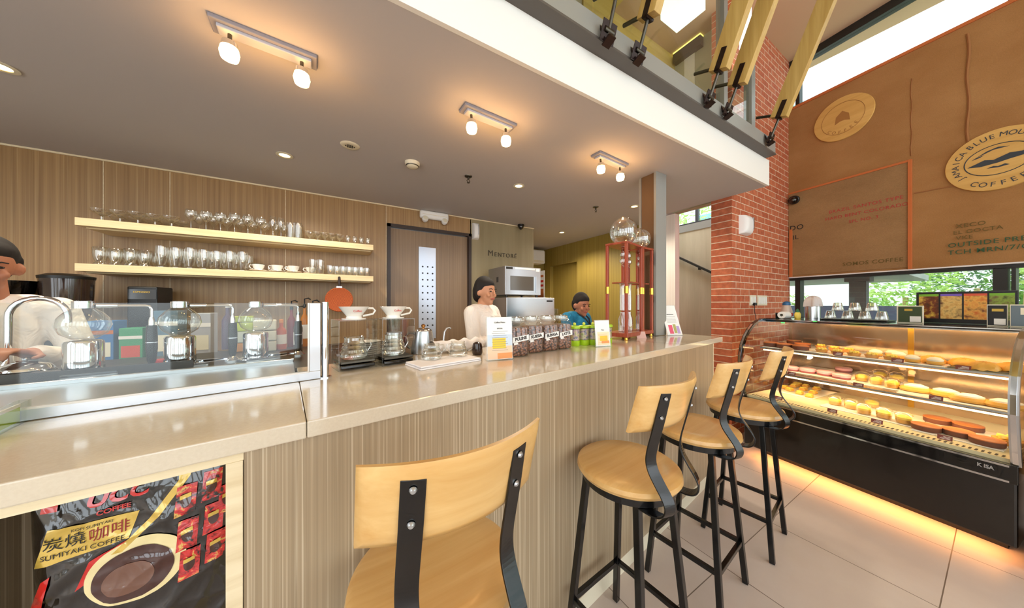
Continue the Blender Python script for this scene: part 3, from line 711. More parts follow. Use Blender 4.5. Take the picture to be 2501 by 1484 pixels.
# folded towel with two small servers
t = thing('folded_towel', 'folded white towel lying on the worktop under two glass servers', 'towel', (.405, 1.275, TOP), R(13))
MB().b2((-.155,-.075,0),(.145,.075,.007)).b2((-.152,-.073,.008),(.143,.074,.015)).build('cloth', mat('towel_cloth', '#f4f1f2', .95), t, bevel=.004, seg=3)
def make_server():
    t = thing('glass_server', 'x', 'glass server', group='small glass servers on the towel')
    MB().lathe([(0,.001),(.040,.001),(.045,.01),(.043,.018),(.045,.023),(.038,.034),(.040,.04),(.033,.05),(.034,.055),(.031,.062),(.034,.068)], (0,0,0), 28).build('bowl', M_['glassware'], t)
    MB().tube([(.036,0,.06),(.058,0,.058),(.06,0,.035),(.044,0,.02)], .003, 8).build('handle', M_['glassware'], t)
    return t
gs = []; proto = make_server()
place(proto, gs, (.355, 1.315, TOP+.0155), R(10), 'small ribbed glass server on the towel, left one')
place(proto, gs, (.485, 1.335, TOP+.0155), R(190), 'small ribbed glass server on the towel, right one')
t = thing('tamper', 'dark brown rounded tamper standing between towel and menu stand', 'tamper', (.612, 1.395, TOP))
MB().lathe([(0,0),(.022,0),(.027,.01),(.027,.04),(.022,.058),(.01,.066),(0,.067)], (0,0,0), 24).build('body', mat('dark_brown_gloss', '#33201b', .2, 0, .5), t)
t = thing('cloth_roll', 'bunched white cloth on the worktop behind the glass servers', 'cloth', (.57, 1.56, TOP), R(8))
def cf(a, b):
    x = (a-.5)*.30; ang = b*2*PI
    r = .030+.005*math.sin(9*a*3+ang*2)+.004*math.sin(23*a)
    return (x, r*1.3*math.cos(ang), .034+r*math.sin(ang))
MB().sheet(cf, 30, 14).build('cloth', bpy.data.materials['towel_cloth'], t)
# menu stands
def menu(name, label, loc, rz, w, h, lean, col2, title, parts):
    t = thing(name, label, 'menu stand', loc, rz)
    M = Matrix.Rotation(-lean, 4, 'X')
    MB().b2((-w/2, .0025, 0), (w/2, .005, h), M=M).b2((-w/2, -.01, 0), (w/2, .035, .003)).build('acrylic_holder', M_['acrylic'], t)
    pg = MB().b2((-w/2+.004, .0005, .004), (w/2-.004, .002, h-.004), M=M).build('page', M_['paper'], t)
    for k, (x0, x1, z0, z1, mt) in enumerate(parts):
        MB().b2((x0*w, -.0006, z0*h), (x1*w, .0, z1*h), M=M @ Matrix.Translation((0,.0003-.0001*k,0))).build('print_block', mt, pg)
    if title:
        for s_, zz, sz in title:
            text(s_, sz, M_['ink'], pg, M @ upright(0, -.0026, zz*h))
    return t
py_ = mat('yellow_print', '#f2cf3a', .6); po = mat('orange_print', '#f0a060', .6); pb = mat('pale_blue_print', '#cfdcea', .6); pp = mat('pink_print', '#e8607a', .6); pl = mat('lilac_print', '#bda4d6', .6); pg_ = mat('grey_print', '#8d8880', .6); ppe = mat('peach_print', '#f6cfae', .6)
lines = [(-.3+.04*(i%2), .3-.05*(i%3), .22+i*.048, .228+i*.048, pg_) for i in range(10)]
q0 = onz(1190, 882, TOP); q1 = onz(1253, 876, TOP)
menu('menu_stand', 'tall acrylic menu stand with an orange and yellow page, left of the bean jars', (q0+q1)/2, R(-8), (q1-q0).length, .205, R(4), None,
     [('Coffee Menu', .86, .0105), ('SPECIAL', .72, .008)], [(-.46,.46,.03,.32,ppe),(-.46,.46,.32,.58,pb),(-.28,.22,.26,.50,py_),(-.1,.46,.03,.16,po)]+lines)
menu('menu_stand', 'small white menu stand in front of the lime green cups', onz(1474, 846, TOP), R(-10), .115, .165, R(6), None,
     [('Menu', .62, .009)], [(-.34,.42,.06,.55,mat('cream_page_print', '#f3e6c0', .6)),(-.2,.3,.22,.40,py_),(-.1,.4,.12,.22,po)]+[(-.3,.3,.16+i*.05,.168+i*.05,po) for i in range(7)])
menu('menu_stand', 'leaning white flyer with pink and purple drinks at the bar end', onz(1650, 819, TOP), R(-16), .155, .27, R(20), None,
     [('Refreshments', .68, .012)], [(-.3,-.05,.06,.34,pp),(.0,.18,.08,.36,mat('olive_print','#b5b36a',.6)),(.2,.38,.06,.30,pl)]+[(-.3,.3,.42+i*.045,.427+i*.045,pg_) for i in range(5)])
# bean jars
m, nt, p = newmat('coffee_beans')
vo = N(nt, 'ShaderNodeTexVoronoi'); vo.inputs['Scale'].default_value = 95; nt.links.new(coords(nt), vo.inputs['Vector'])
nt.links.new(ramp(nt, vo.outputs['Distance'], [(.0, '#c08a6c'), (.35, '#946048'), (.7, '#3c2218')]), p.inputs['Base Color'])
p.inputs['Roughness'].default_value = .35; bump(nt, p, vo.outputs['Distance'], .9, .004); M_['beans'] = m
M_['jarglass'] = glass('jar_glass', '#fbfcfa', '#ffffff', .05, .5, 2.6)
def make_jar(word):
    t = thing('bean_jar', 'x', 'jar', group='coffee bean jars on the worktop')
    a = .046
    def sq(r, z, k=.014):
        pts = []
        for cx, cy, a0 in ((r-k, r-k, 0), (-r+k, r-k, 90), (-r+k, -r+k, 180), (r-k, -r+k, 270)):
            for i in range(4): pts.append((cx+k*math.cos(R(a0+i*30)), cy+k*math.sin(R(a0+i*30)), z))
        return pts
    def loft(rings, cap=True):
        vs = [p for r in rings for p in r]; fs = []
        n = len(rings[0])
        for i in range(len(rings)-1):
            for j in range(n):
                k = (j+1) % n; fs.append((i*n+j, i*n+k, (i+1)*n+k, (i+1)*n+j))
        if cap: fs.append(tuple(range(n))[::-1]); fs.append(tuple((len(rings)-1)*n+j for j in range(n)))
        return vs, fs
    mb = MB(); v, f = loft([sq(a-.002,0), sq(a,.004), sq(a,.135), sq(a-.006,.150), sq(a-.012,.158,.03), sq(a-.012,.166,.03)], False); mb.add(v, f, True); mb.build('glass_body', M_['jarglass'], t)
    mb = MB(); v, f = loft([sq(a-.006,.004), sq(a-.004,.01), sq(a-.004,.130), sq(a-.012,.136)]); mb.add(v, f, False)
    tag(mb.build('coffee_beans', M_['beans'], t), kind='stuff')
    l = MB().lathe([(0,.0),(.037,0),(.037,.012),(.03,.016),(0,.018)], (0,0,.170), 28).build('glass_lid', M_['glassware'], t)
    MB().lathe([(.036,0),(.0375,.002),(.036,.004)], (0,0,.166), 28).build('seal_ring', mat('pale_rubber', '#e6e4dc', .6) if 'pale_rubber' not in bpy.data.materials else bpy.data.materials['pale_rubber'], l)
    MB().tube([(-.038,0,.178),(-.041,-.008,.165),(-.038,-.02,.160),(0,-.040,.158),(.038,-.02,.160),(.041,-.008,.165),(.038,0,.178)], .0014, 6).tube([(.0,-.041,.158),(.0,-.045,.172),(.0,-.030,.189)], .0018, 6).build('wire_clamp', M_['steel'], t)
    lab = MB().prism([(-.040,.066),(.040,.078),(.040,.104),(-.040,.092)], 0, .001, M=Matrix.Translation((0,-.0465,0)) @ Matrix.Rotation(PI/2,4,'X')).prism([(-.034,.056),(-.012,.060),(-.02,.072),(-.036,.070)], 0, .001, M=Matrix.Translation((0,-.0465,0)) @ Matrix.Rotation(PI/2,4,'X')).build('name_label', M_['paper'], t)
    text(word, .0205, mat('label_lettering', '#4c4744', .6) if 'label_lettering' not in bpy.data.materials else bpy.data.materials['label_lettering'], lab, Matrix.Translation((0,-.0482,.0855)) @ Matrix.Rotation(PI/2,4,'X') @ Matrix.Rotation(R(8),4,'Z'), bold=.0009, sx=.9)
    return t
for i, (px, py, wd, lab) in enumerate(((1274, 871, 'PULINE', 'square glass jar of coffee beans, leftmost of four'), (1312, 862, 'KUESIA', 'second glass jar of coffee beans from the left'),
                                   (1350, 857, 'BUNGA', 'third glass jar of coffee beans from the left'), (1384, 852, 'LATTE', 'glass jar of coffee beans nearest the lime green cups'))):
    q = onz(px, py, TOP); j = make_jar(wd); j.scale = (1.12, 1.12, 1.06); j.location = q+Vector((.0,.053,0)); j.rotation_euler = (0,0,R(-4)); j['label'] = lab
# lime green lidded tumblers
def make_green():
    t = thing('lime_tumbler', 'x', 'tumbler', group='lime green tumblers on the worktop')
    MB().lathe([(0,0),(.031,0),(.033,.004),(.034,.034),(0,.034)], (0,0,0), 22).build('base', M_['greenglass'], t)
    b = MB().lathe([(.033,.034),(.0345,.11)], (0,0,0), 22).build('sleeve', M_['acrylic'], t)
    MB().lathe([(.0,.036),(.029,.036),(.031,.104),(0,.104)], (0,0,0), 18).build('picture_insert', M_['insert'], b)
    MB().lathe([(.0345,.108),(.037,.110),(.037,.122),(.03,.126),(0,.127)], (0,0,0), 22).build('lid', M_['greenglass'], t)
    MB().ball((0,0,.136), .010).build('lid_knob', M_['limelid'], t)
    return t
m, nt, p = newmat('tumbler_insert')
nt.links.new(ramp(nt, noise(nt, coords(nt), 38, 3), [(.3, '#7a8c3a'), (.45, '#d6cf9a'), (.55, '#caa6b0'), (.62, '#5a6f8a'), (.75, '#e0e2c0')]), p.inputs['Base Color']); M_['insert'] = m
M_['limelid'] = mat('lime_lid', '#d4de58', .3)
gr = []; proto = make_green()
k = 0
for px, py, lab in ((1417,846,'lime green tumbler beside the right bean jar'),(1440,844,'lime green tumbler, second from the bean jars'),(1462,843,'lime green tumbler behind the small white menu stand'),(1497,839,'lime green tumbler between the small menu stand and the wooden tower')):
    q = onz(px, py, TOP); place(proto, gr, q+Vector((0,.05,0)), R(k*40), lab); k += 1
# ================= wooden cold drip tower =================
def make_tower(w, d, h, cols, globe, gr_, label):
    t = thing('cold_drip_tower', label, 'cold drip tower', group='redwood cold drip towers')
    MB().b2((-w/2,-d/2,h-.016),(w/2,d/2,h)).build('top_board', M_['redwood'], t, bevel=.003)
    MB().b2((-w/2,-d/2,.022),(w/2,d/2,.052)).build('base_board', M_['redwood'], t, bevel=.003)
    for x in (-1,1):
        for y in (-1,1):
            p_ = MB().b2((x*(w/2-.012)-.010, y*(d/2-.012)-.010, .05),(x*(w/2-.012)+.010, y*(d/2-.012)+.010, h-.016)).build('post', M_['redwood'], t, bevel=.002)
            MB().cyl((x*(w/2-.012), y*(d/2-.012), .34), .0155, .052, 16).build('brass_sleeve', M_['brass'], p_)
            MB().lathe([(0,0),(.012,0),(.014,.008),(.009,.022),(0,.022)], (x*(w/2-.016), y*(d/2-.016), 0), 14).build('brass_foot', M_['brass'], t)
    g = gr_
    MB().lathe([(.012,-.02),(.2*g,0),(.62*g,.10*g),(.93*g,.5*g),(g,1.0*g),(.93*g,1.4*g),(.7*g,1.75*g),(.4*g,1.95*g),(.36*g,2.0*g)], (globe,0,h), 32).build('glass_globe', M_['glassware'], t)
    for x in cols:
        v = MB().tube([(x+.008*math.cos(a*.9), .008*math.sin(a*.9), h-.03-a*.0052) for a in range(28)], .003, 6)
        v.lathe([(.004,0),(.02,-.012),(.02,-.03),(.004,-.04)], (x,0,h-.055), 16).lathe([(.004,0),(.024,-.016),(.024,-.034),(.004,-.05)], (x,0,h-.10), 16)
        v.build('drip_valve', M_['glassware'], t)
        MB().lathe([(.005,-.21),(.022,-.205),(.022,-.02),(.026,0)], (x,0,.42), 20).build('grounds_column', M_['glassware'], t)
        MB().lathe([(0,0),(.030,0),(.032,.01),(.032,.10),(.02,.13),(.02,.15)], (x,0,.052), 22).build('glass_receiver', M_['glassware'], t)
    MB().box(((cols[0]+cols[-1])/2,0,.425), (abs(cols[-1]-cols[0])+.05,d-.02,.008)).build('crossbar', M_['redwood'], t)
    return t
ta = make_tower(.287, .17, .716, (-.03,.072), -.022, .10, 'redwood cold drip tower with the larger glass globe, left one'); ta.location = (1.88,1.487,TOP); ta.rotation_euler = (0,0,R(14))
tb = make_tower(.15, .15, .716, (0,), 0, .083, 'narrow redwood cold drip tower standing against the grey column'); tb.location = (2.125,1.53,TOP); tb.rotation_euler = (0,0,R(3))
t = thing('price_card', 'small pink folded card leaning against the redwood tower foot', 'card', onz(1568, 826, TOP), R(-20))
MB().b2((-.04,0,0),(.04,.002,.055), M=Matrix.Rotation(R(-25),4,'X')).build('card_face', mat('pink_card','#d9b0a6',.6), t)
# ================= back wall shelves and what stands on them =================
SX0, SX1, SY0 = -1.525, .275, 3.14
for z0, z1, lab in ((1.886, 1.938, 'upper long pale wood wall shelf'), (1.58, 1.632, 'lower long pale wood wall shelf')):
    t = thing('wall_shelf', lab+' holding rows of glassware', 'shelf', ((SX0+SX1)/2, 3.3, z0), group='floating wall shelves')
    w = (SX1-SX0)/2
    MB().b2((-w,-.16,0),(w,.158,z1-z0)).build('board', M_['shelf'], t, bevel=.002)
    MB().b2((-w+.02,-.10,-.008),(w-.02,.155,0)).build('lower_panel', M_['shelf'], t)
def gmesh(name, prof, seg=20):
    return MB().lathe(prof, (0,0,0), seg)
G = {
 'coupe': [(0,.001),(.030,.001),(.030,.003),(.005,.006),(.005,.030),(.022,.040),(.044,.058),(.048,.075)],
 'goblet': [(0,.001),(.030,.001),(.030,.003),(.0045,.008),(.004,.060),(.012,.070),(.032,.092),(.036,.120),(.031,.150)],
 'flute': [(0,.001),(.028,.001),(.028,.003),(.004,.008),(.004,.055),(.018,.075),(.025,.11),(.023,.165)],
 'tall': [(0,.001),(.026,.001),(.028,.006),(.030,.13)],
 'beer': [(0,.001),(.030,.001),(.030,.006),(.020,.016),(.026,.05),(.035,.10),(.032,.145)],
 'sundae': [(0,.001),(.024,.001),(.024,.003),(.005,.012),(.008,.022),(.028,.040),(.034,.068),(.037,.070)],
 'small': [(0,.001),(.022,.001),(.024,.006),(.026,.072)],
 'water': [(0,.001),(.030,.001),(.030,.006),(.020,.02),(.030,.05),(.033,.11),(.03,.115)],
}
NM = {'coupe':('coupe_glass','glass'), 'goblet':('wine_glass','glass'), 'flute':('champagne_flute','glass'), 'tall':('highball_glass','glass'), 'beer':('pilsner_glass','glass'), 'sundae':('sundae_glass','glass'), 'small':('shot_tumbler','glass'), 'water':('water_goblet','glass')}
WORD = {'coupe':'low coupe glass','goblet':'stemmed wine glass','flute':'tall champagne flute','tall':'straight highball glass','beer':'tapered pilsner glass','sundae':'footed sundae glass','small':'small straight tumbler','water':'short water goblet'}
PG = {}
def row(kind, x0, x1, n, z, ys, shelf, sc=1):
    for r, (y, rw) in enumerate(ys):
        for i in range(n):
            if kind not in PG:
                PG[kind] = MB().lathe(G[kind], (0,0,0), 18).build(NM[kind][0], M_['glassware']); o = PG[kind]
            else:
                o = PG[kind].copy(); COL.objects.link(o)
            x = x0+(x1-x0)*(i+.5)/n
            o.location = (x, y, z); s_ = 1.06*sc*random.uniform(.96, 1.04); o.scale = (s_, s_, s_)
            tag(o, '%s on the %s shelf, %s row, %s from the left' % (WORD[kind], shelf, rw, ORD[i]), 'glass', '%ses on the %s shelf' % (WORD[kind], shelf))
Z1, Z2 = 1.9385, 1.6325
FR, BK = (3.20,'front'), (3.36,'back')
row('coupe', -1.48, -1.06, 5, Z1, (FR, BK), 'upper')
row('goblet', -1.04, -.54, 6, Z1, (FR, BK), 'upper', .98)
row('flute', -.53, -.42, 2, Z1, ((3.20,'front'),(3.36,'back')), 'upper')
row('tall', -.41, -.30, 2, Z1, ((3.21,'front'),(3.34,'back')), 'upper', 1.05)
row('sundae', -.27, .02, 5, Z1, (FR, BK), 'upper', 1.05)
row('water', .03, .26, 4, Z1, (FR,), 'upper', .62)
row('water', -1.48, -1.20, 4, Z2, (FR, BK), 'lower', 1.0)
row('beer', -1.19, -.66, 7, Z2, (FR, BK), 'lower')
row('tall', -.25, -.13, 2, Z2, (FR,), 'lower', 1.0)
row('small', -.11, .25, 7, Z2, (FR,), 'lower', 1.1)
row('small', -.10, .22, 6, Z2, (BK,), 'lower', 1.1)
def make_cup(rim):
    t = thing('coffee_cup', 'x', 'cup', group='white cups on the lower shelf')
    b = MB().lathe([(0,.001),(.022,.001),(.024,.006),(.036,.022),(.042,.050),(.040,.050),(.034,.024),(0,.01)], (0,0,.012), 26).build('bowl', M_['ceramic'], t)
    MB().tube([(-.040,0,.055),(-.058,0,.057),(-.064,0,.045),(-.055,0,.03),(-.036,0,.026)], .0035, 8).build('cup_handle', M_['ceramic'], t)
    MB().lathe([(0,.001),(.030,.001),(.062,.012),(.061,.014),(.030,.005),(0,.005)], (0,0,0), 28).build('saucer', M_['ceramic'], t)
    if rim: MB().lathe([(.0395,.062),(.0425,.061),(.0425,.064),(.0395,.064)], (0,0,0), 26).build('green_rim', M_['green_rim'], t)
    return t
c1 = []; p1 = make_cup(True); c3 = []; p3 = make_cup(False)
for x, y, lab in ((-.60,3.21,'white cup with a dark green rim, at the left end of the cup row'),(-.50,3.35,'white cup with a dark green rim, behind the first front cup')):
    place(p1, c1, (x,y,Z2), R(-12), lab)
for x, y, lab in ((-.475,3.205,'plain white cup, second in the front row of cups'),(-.39,3.34,'plain white cup standing in the back of the cup row'),(-.36,3.205,'plain white cup, third in the front row of cups'),(-.235,3.25,'plain white cup beside the tall highball glasses')):
    place(p3, c3, (x+(-.0 if x>-.3 else .0),y,Z2), R(-12), lab)
# round woven orange net hanging from the shelf end
t = thing('round_roasting_net', 'round orange woven net with a dark handle hanging below the shelf end', 'net', (-.012, 3.115, 1.615), 0)
m, nt, p = newmat('orange_weave')
ch = N(nt, 'ShaderNodeTexChecker'); ch.inputs['Scale'].default_value = 160; nt.links.new(coords(nt), ch.inputs['Vector'])
ch.inputs['Color1'].default_value = lin('#c25e22'); ch.inputs['Color2'].default_value = lin('#8e3c14'); nt.links.new(ch.outputs['Color'], p.inputs['Base Color']); p.inputs['Roughness'].default_value = .7
MB().lathe([(0,-.012),(.09,-.004),(.108,0),(.112,.004),(.108,.008),(.09,.004),(0,-.004)], (0,0,0), 36, M=Matrix.Translation((0,0,-.215)) @ Matrix.Rotation(PI/2,4,'X')).build('net_disc', m, t)
MB().lathe([(0,-.095),(.010,-.09),(.013,-.05),(.010,-.005),(0,0)], (0,0,.0), 12).build('handle', M_['darkbrown'], t)
MB().b2((-.022,-.006,-.108),(.022,.006,-.092)).build('ferrule', M_['steel'], t)
# back worktop with its equipment
bc = thing('back_worktop', 'dark back worktop running along the laminate wall', 'worktop', (-.9, 3.13, 0))
MB().b2((-2.2,-.30,.92),(1.32,.325,.955)).build('top', M_['darkchrome'], bc)
MB().b2((-2.2,-.24,0),(1.32,.32,.08)).build('plinth', M_['black'], bc)
MB().b2((-2.2,-.28,.08),(1.32,.325,.92)).build('cabinet_body', M_['front'], bc)
for i in range(6): MB().b2((-2.18+i*.58,-.297,.12),(-1.62+i*.58,-.28,.90)).build('door', M_['front'], bc)
BZ = .955
def bottle(name, label, cat, loc, r, h, body, cap, capname='cap', neck=.35, liquid=None, group=None, lbl=None, pump=False):
    t = thing(name, label, cat, loc, 0, group)
    n_ = h*(1-neck*.5)
    MB().lathe([(0,0),(r,0),(r,.006),(r,n_*.82),(r*.8,n_*.9),(r*.36,n_),(r*.34,h)], (0,0,0), 20).build('bottle_body', body, t)
    MB().lathe([(r*.42,0),(r*.42,.02),(0,.022)], (0,0,h-.004), 14).build(capname, cap, t)
    if lbl: MB().lathe([(r*1.02,h*.2),(r*1.02,h*.55)], (0,0,0), 20).build('label_band', lbl, t)
    if pump: MB().tube([(0,0,h),(0,0,h+.05),(.02,-.01,h+.055),(.032,-.014,h+.045)], .004, 6).build('pump', M_['black'], t)
    return t
def zfor(py, w): return HC+(CYP-py)*w/FPX
def onY(px, Y):
    q = onp(px, 742, (0, Y), 90); return q.x
RZ = 1.0925
for px, py, r, h, bc_, cc, lab, name in (
    (556, 852, .026, .25, mat('smoky_purple', '#5a4a62', .3), M_['white'], 'dark purple syrup bottle on the rear worktop left of the lime boxes', 'syrup_bottle'),
    (687, 852, .025, .16, mat('orange_sauce', '#c8551c', .35), mat('orange_cap', '#e08a3c', .4), 'orange-brown sauce bottle on the rear worktop', 'sauce_bottle'),
    (712, 846, .022, .235, mat('crimson_syrup', '#7a1e2c', .25), M_['black'], 'dark red syrup bottle with a black pump on the rear worktop', 'syrup_bottle'),
    (728, 858, .021, .20, mat('grey_syrup', '#4f4a48', .3), M_['black'], 'grey syrup bottle right of the dark red one', 'syrup_bottle'),
    (744, 845, .021, .25, mat('amber_syrup', '#c87a2a', .2), M_['black'], 'amber syrup bottle near the steel guard post', 'syrup_bottle'),
    (764, 856, .022, .235, mat('rose_syrup', '#b02a52', .25), M_['black'], 'rose red syrup bottle close to the steel guard post', 'syrup_bottle')):
    q = onz(px, py, RZ)
    bottle(name, lab, 'bottle', q, r, h, bc_, cc, pump=(px > 700), group='bottles on the rear worktop', lbl=M_['paper'] if px in (687, 728, 744) else None)
t = thing('storage_box', 'stack of lime green plastic boxes on the rear worktop', 'box', onz(594, 856, RZ), CA)
for k, (c_, h) in enumerate((('#e0963c', .05), ('#d8dccc', .065), ('#c8d84a', .05), ('#a8b82c', .035))):
    z = sum((.05, .065, .05, .035)[:k]); MB().b2((-.045,-.05,z),(.045,.05,z+h-.002)).build('box_body', mat('box_%s' % c_[1:], c_, .4), t, bevel=.005)
t = thing('storage_box', 'cream plastic tubs on the rear worktop behind the right siphon', 'box', onz(648, 856, RZ), CA)
for k in range(3): MB().b2((-.05,-.045,k*.06),(.05,.045,k*.06+.056)).build('box_body', M_['ivory'], t, bevel=.006)
# cartons
for px, w, h, c_, lab in ((262, .11, .30, '#2f6fae', 'blue carton on the back worktop behind the siphon coffee makers'), (335, .10, .25, '#3a9a6a', 'green carton on the back worktop behind the siphon coffee makers'), (415, .12, .36, '#5f7f95', 'grey blue carton on the back worktop near the black coffee machine'), (500, .10, .34, '#b8bcc4', 'pale grey carton on the back worktop left of the purple bottle')):
    t = thing('carton', lab, 'carton', (onY(px, 2.92), 2.92, BZ)); cm = mat('carton_%s' % c_[1:], c_, .5)
    MB().b2((-w/2,-.07,0),(w/2,.07,h)).build('box_body', cm, t, bevel=.003)
    MB().b2((-w*.4,-.0715,h*.25),(w*.4,-.07,h*.55)).build('printed_panel', mat('carton_print_%s' % c_[1:], '#e8e2cc' if c_ != '#3a9a6a' else '#d84a2c', .5), t)
    MB().b2((-w*.5,-.0712,h*.72),(w*.5,-.07,h*.80)).build('printed_stripe', M_['orange'] if c_ == '#2f6fae' else M_['white'], t)
t = thing('coffee_machine', 'black box-shaped coffee machine on the back worktop below the lower shelf', 'coffee machine', (onY(360, 3.16), 3.24, BZ))
MB().b2((-.085,-.11,.0),(.06,.12,.53)).build('housing', M_['black'], t, bevel=.008)
MB().b2((-.08,-.114,.44),(.055,-.11,.51)).build('front_band', M_['blackgloss'], t)
text('ESPRESSO', .019, M_['gold'], t, upright(-.014, -.1155, .49))
for px, lab in ((165, 'large black bean grinder hopper on the back worktop'),):
    t = thing('coffee_grinder', lab+' at the left', 'grinder', (onY(px, 2.95), 2.95, BZ))
    MB().b2((-.08,-.10,0),(.08,.12,.26)).build('motor_housing', M_['black'], t, bevel=.015)
    MB().lathe([(.05,.26),(.085,.33),(.095,.43),(.10,.56),(.098,.56),(.09,.43)], (0,0,0), 28).build('hopper', mat('smoked_plastic', '#2c211c', .12, 0, .6), t)
    MB().lathe([(.102,.558),(.104,.575),(.07,.59),(0,.592)], (0,0,0), 28).build('hopper_lid', M_['black'], t)
t = thing('coffee_grinder', 'black bean grinder behind the barista at the left', 'grinder', (onY(35, 2.95)-.02, 2.95, BZ))
MB().b2((-.09,-.10,0),(.09,.12,.40)).build('motor_housing', M_['black'], t, bevel=.015)
MB().lathe([(.05,.40),(.10,.47),(.11,.54),(0,.545)], (0,0,0), 24).build('hopper', M_['blackgloss'], t)
t = thing('tray_of_cups', 'dark tray with a red lid behind the middle siphon', 'tray', cw(-.40, 1.10, 1.092), CA)
MB().b2((-.28,-.09,0),(.16,.09,.012)).b2((-.28,-.09,.012),(.16,-.085,.03)).build('tray_body', M_['darkgrey'], t)
MB().lathe([(0,0),(.03,0),(.03,.02),(0,.024)], (.05,0,.012), 20).build('red_lid', M_['red'], t)
# microwave on an ice machine at the greige wall
t = thing('ice_machine', 'wide stainless steel ice machine under the microwave', 'ice machine', (1.93, 3.12, 0))
MB().b2((-.34,-.30,.04),(.34,.30,1.435)).build('cabinet_body', M_['steel'], t, bevel=.006)
MB().b2((-.33,-.306,.6),(.33,-.30,1.10)).build('door', M_['steel'], t, bevel=.003)
MB().b2((.22,-.306,1.385),(.305,-.30,1.405)).build('badge', M_['ink'], t)
MB().b2((-.33,-.3,0),(.33,.28,.04)).build('plinth', M_['black'], t)
t = thing('microwave_oven', 'stainless steel microwave oven on top of the ice machine', 'microwave', (1.84, 3.07, 1.437))
for sx in (-1,1):
    for sy_ in (-1,1): MB().cyl((sx*.21, sy_*.17-.01, 0), .014, .028, 12).build('foot', M_['black'], t)
MB().b2((-.245,-.19,.028),(.245,.22,.355)).build('housing', mat('microwave_steel', '#a8a6a2', .35, .8), t, bevel=.004)
d_ = MB().b2((-.245,-.215,.03),(.245,-.19,.353)).build('door', M_['steel'], t, bevel=.003)
MB().b2((-.18,-.2175,.08),(.14,-.214,.245)).build('door_window', mat('microwave_glass', '#5a5650', .12), d_)
MB().b2((.165,-.235,.06),(.18,-.218,.25)).build('handle', M_['steel'], d_)
MB().b2((-.235,-.2175,.32),(-.15,-.214,.345)).build('display', M_['ink'], d_)
MB().b2((-.12,-.2175,.325),(.16,-.214,.343)).build('button_strip', M_['white'], d_)
MB().b2((.175,-.2175,.31),(.225,-.214,.343)).build('badge', M_['paper'], d_)
MB().b2((-.247,-.05,.18),(-.245,.0,.24)).build('side_vent', M_['darkgrey'], t)
# wall lettering
wl = thing('wall_lettering', 'dark MENTORE lettering on the greige wall above the microwave', 'lettering', (1.905, BW-.004, 2.02))
x = -.235
for ch_s, s_, w_ in (('M',.105,.092),('E',.078,.058),('N',.078,.068),('T',.078,.056),('O',.078,.072),('R',.078,.060),('E',.078,.05)):
    text(ch_s, s_, mat('bronze_letter', '#4a3f2c', .5) if 'bronze_letter' not in bpy.data.materials else bpy.data.materials['bronze_letter'], wl, upright(x+w_/2-.01, 0, (s_-.078)*.36), name='letter', ext=.004)
    x += w_
text('´', .09, bpy.data.materials['bronze_letter'], wl, upright(x-.03, 0, .012), name='accent', ext=.004)
# notices and extinguisher-like bottle near the recess
t = thing('notice_board', 'red and white notices on the wall edge right of the microwave', 'notice', (2.402, 3.30, 1.60), R(-90))
MB().b2((-.14,-.004,-.16),(.10,0,.22)).build('board', M_['paper'], t)
for k, (z0, z1, mt) in enumerate(((-.15,-.03,M_['orange']),(.0,.03,M_['red']),(.06,.09,M_['red']),(.13,.16,M_['orange']))):
    MB().b2((-.12,-.006,z0),(.08,-.004,z1)).build('print_block', mt, t)
t = thing('tumbler', 'frosted plastic cup standing beside the ice machine', 'cup', (2.50, 3.3, 1.25))
t.location = (2.36, 2.92, 1.10)
MB().lathe([(0,0),(.05,0),(.062,.20),(.06,.20),(.048,.004)], (0,0,0), 24).build('cup_body', M_['acrylic'], t)
t = thing('steel_stand', 'narrow stainless steel stand beside the ice machine', 'stand', (2.385, 2.92, 0))
MB().b2((-.1,-.1,0),(.1,.1,1.099)).build('cabinet_body', M_['steel'], t, bevel=.004)
t = thing('air_conditioner', 'white wall air conditioner high in the passage', 'air conditioner', (2.98, 4.70, 2.26))
MB().b2((-.5,-.2,-.13),(.42,.045,.13)).build('housing', M_['white'], t, bevel=.03, seg=4)
MB().b2((-.46,-.203,-.11),(.38,-.19,-.07)).build('louver', M_['ivory'], t)
# ================= pastry display case =================
KA = -R(7.1)
KO = Vector((2.969, -.03, 0)); KL = 1.245
def k2w(x, y, z=0): return KO + Vector((math.cos(KA)*x-math.sin(KA)*y, math.sin(KA)*x+math.cos(KA)*y, z))
def w2k(q):
    d = Vector(q)-KO; return (math.cos(-KA)*d.x-math.sin(-KA)*d.y, math.sin(-KA)*d.x+math.cos(-KA)*d.y)
PROF = [(.03,.53),(.005,.60),(-.02,.70),(-.035,.80),(-.032,.90),(-.008,.99),(.035,1.06),(.09,1.12),(.155,1.17),(.23,1.20),(.30,1.215)]
ks = thing('display_case', 'black refrigerated pastry case with curved front glass and lit shelves', 'display case', KO, KA)
M_['cobrown'] = mat('base_panel_brown', '#120b06', .3, 0, .4)
MB().b2((.02,.0,.10),(.90,KL,.445)).build('base_panel', M_['cobrown'], ks, bevel=.01)
MB().b2((.22,.05,0),(.80,KL-.05,.10)).build('plinth', M_['black'], ks)
bb = MB().b2((0,-.004,.435),(.90,KL+.004,.53)).build('front_band', M_['blackgloss'], ks, bevel=.003)
for z in (.438, .517):
    MB().b2((-.006,.02,z),(.0,KL-.01,z+.010)).build('chrome_strip', M_['chrome'], bb)
text('K ISA', .026, M_['steel'], bb, Matrix.Translation((-.006,.085,.492)) @ Matrix.Rotation(-PI/2,4,'Z') @ Matrix.Rotation(PI/2,4,'X'), sx=.8, bold=.001)
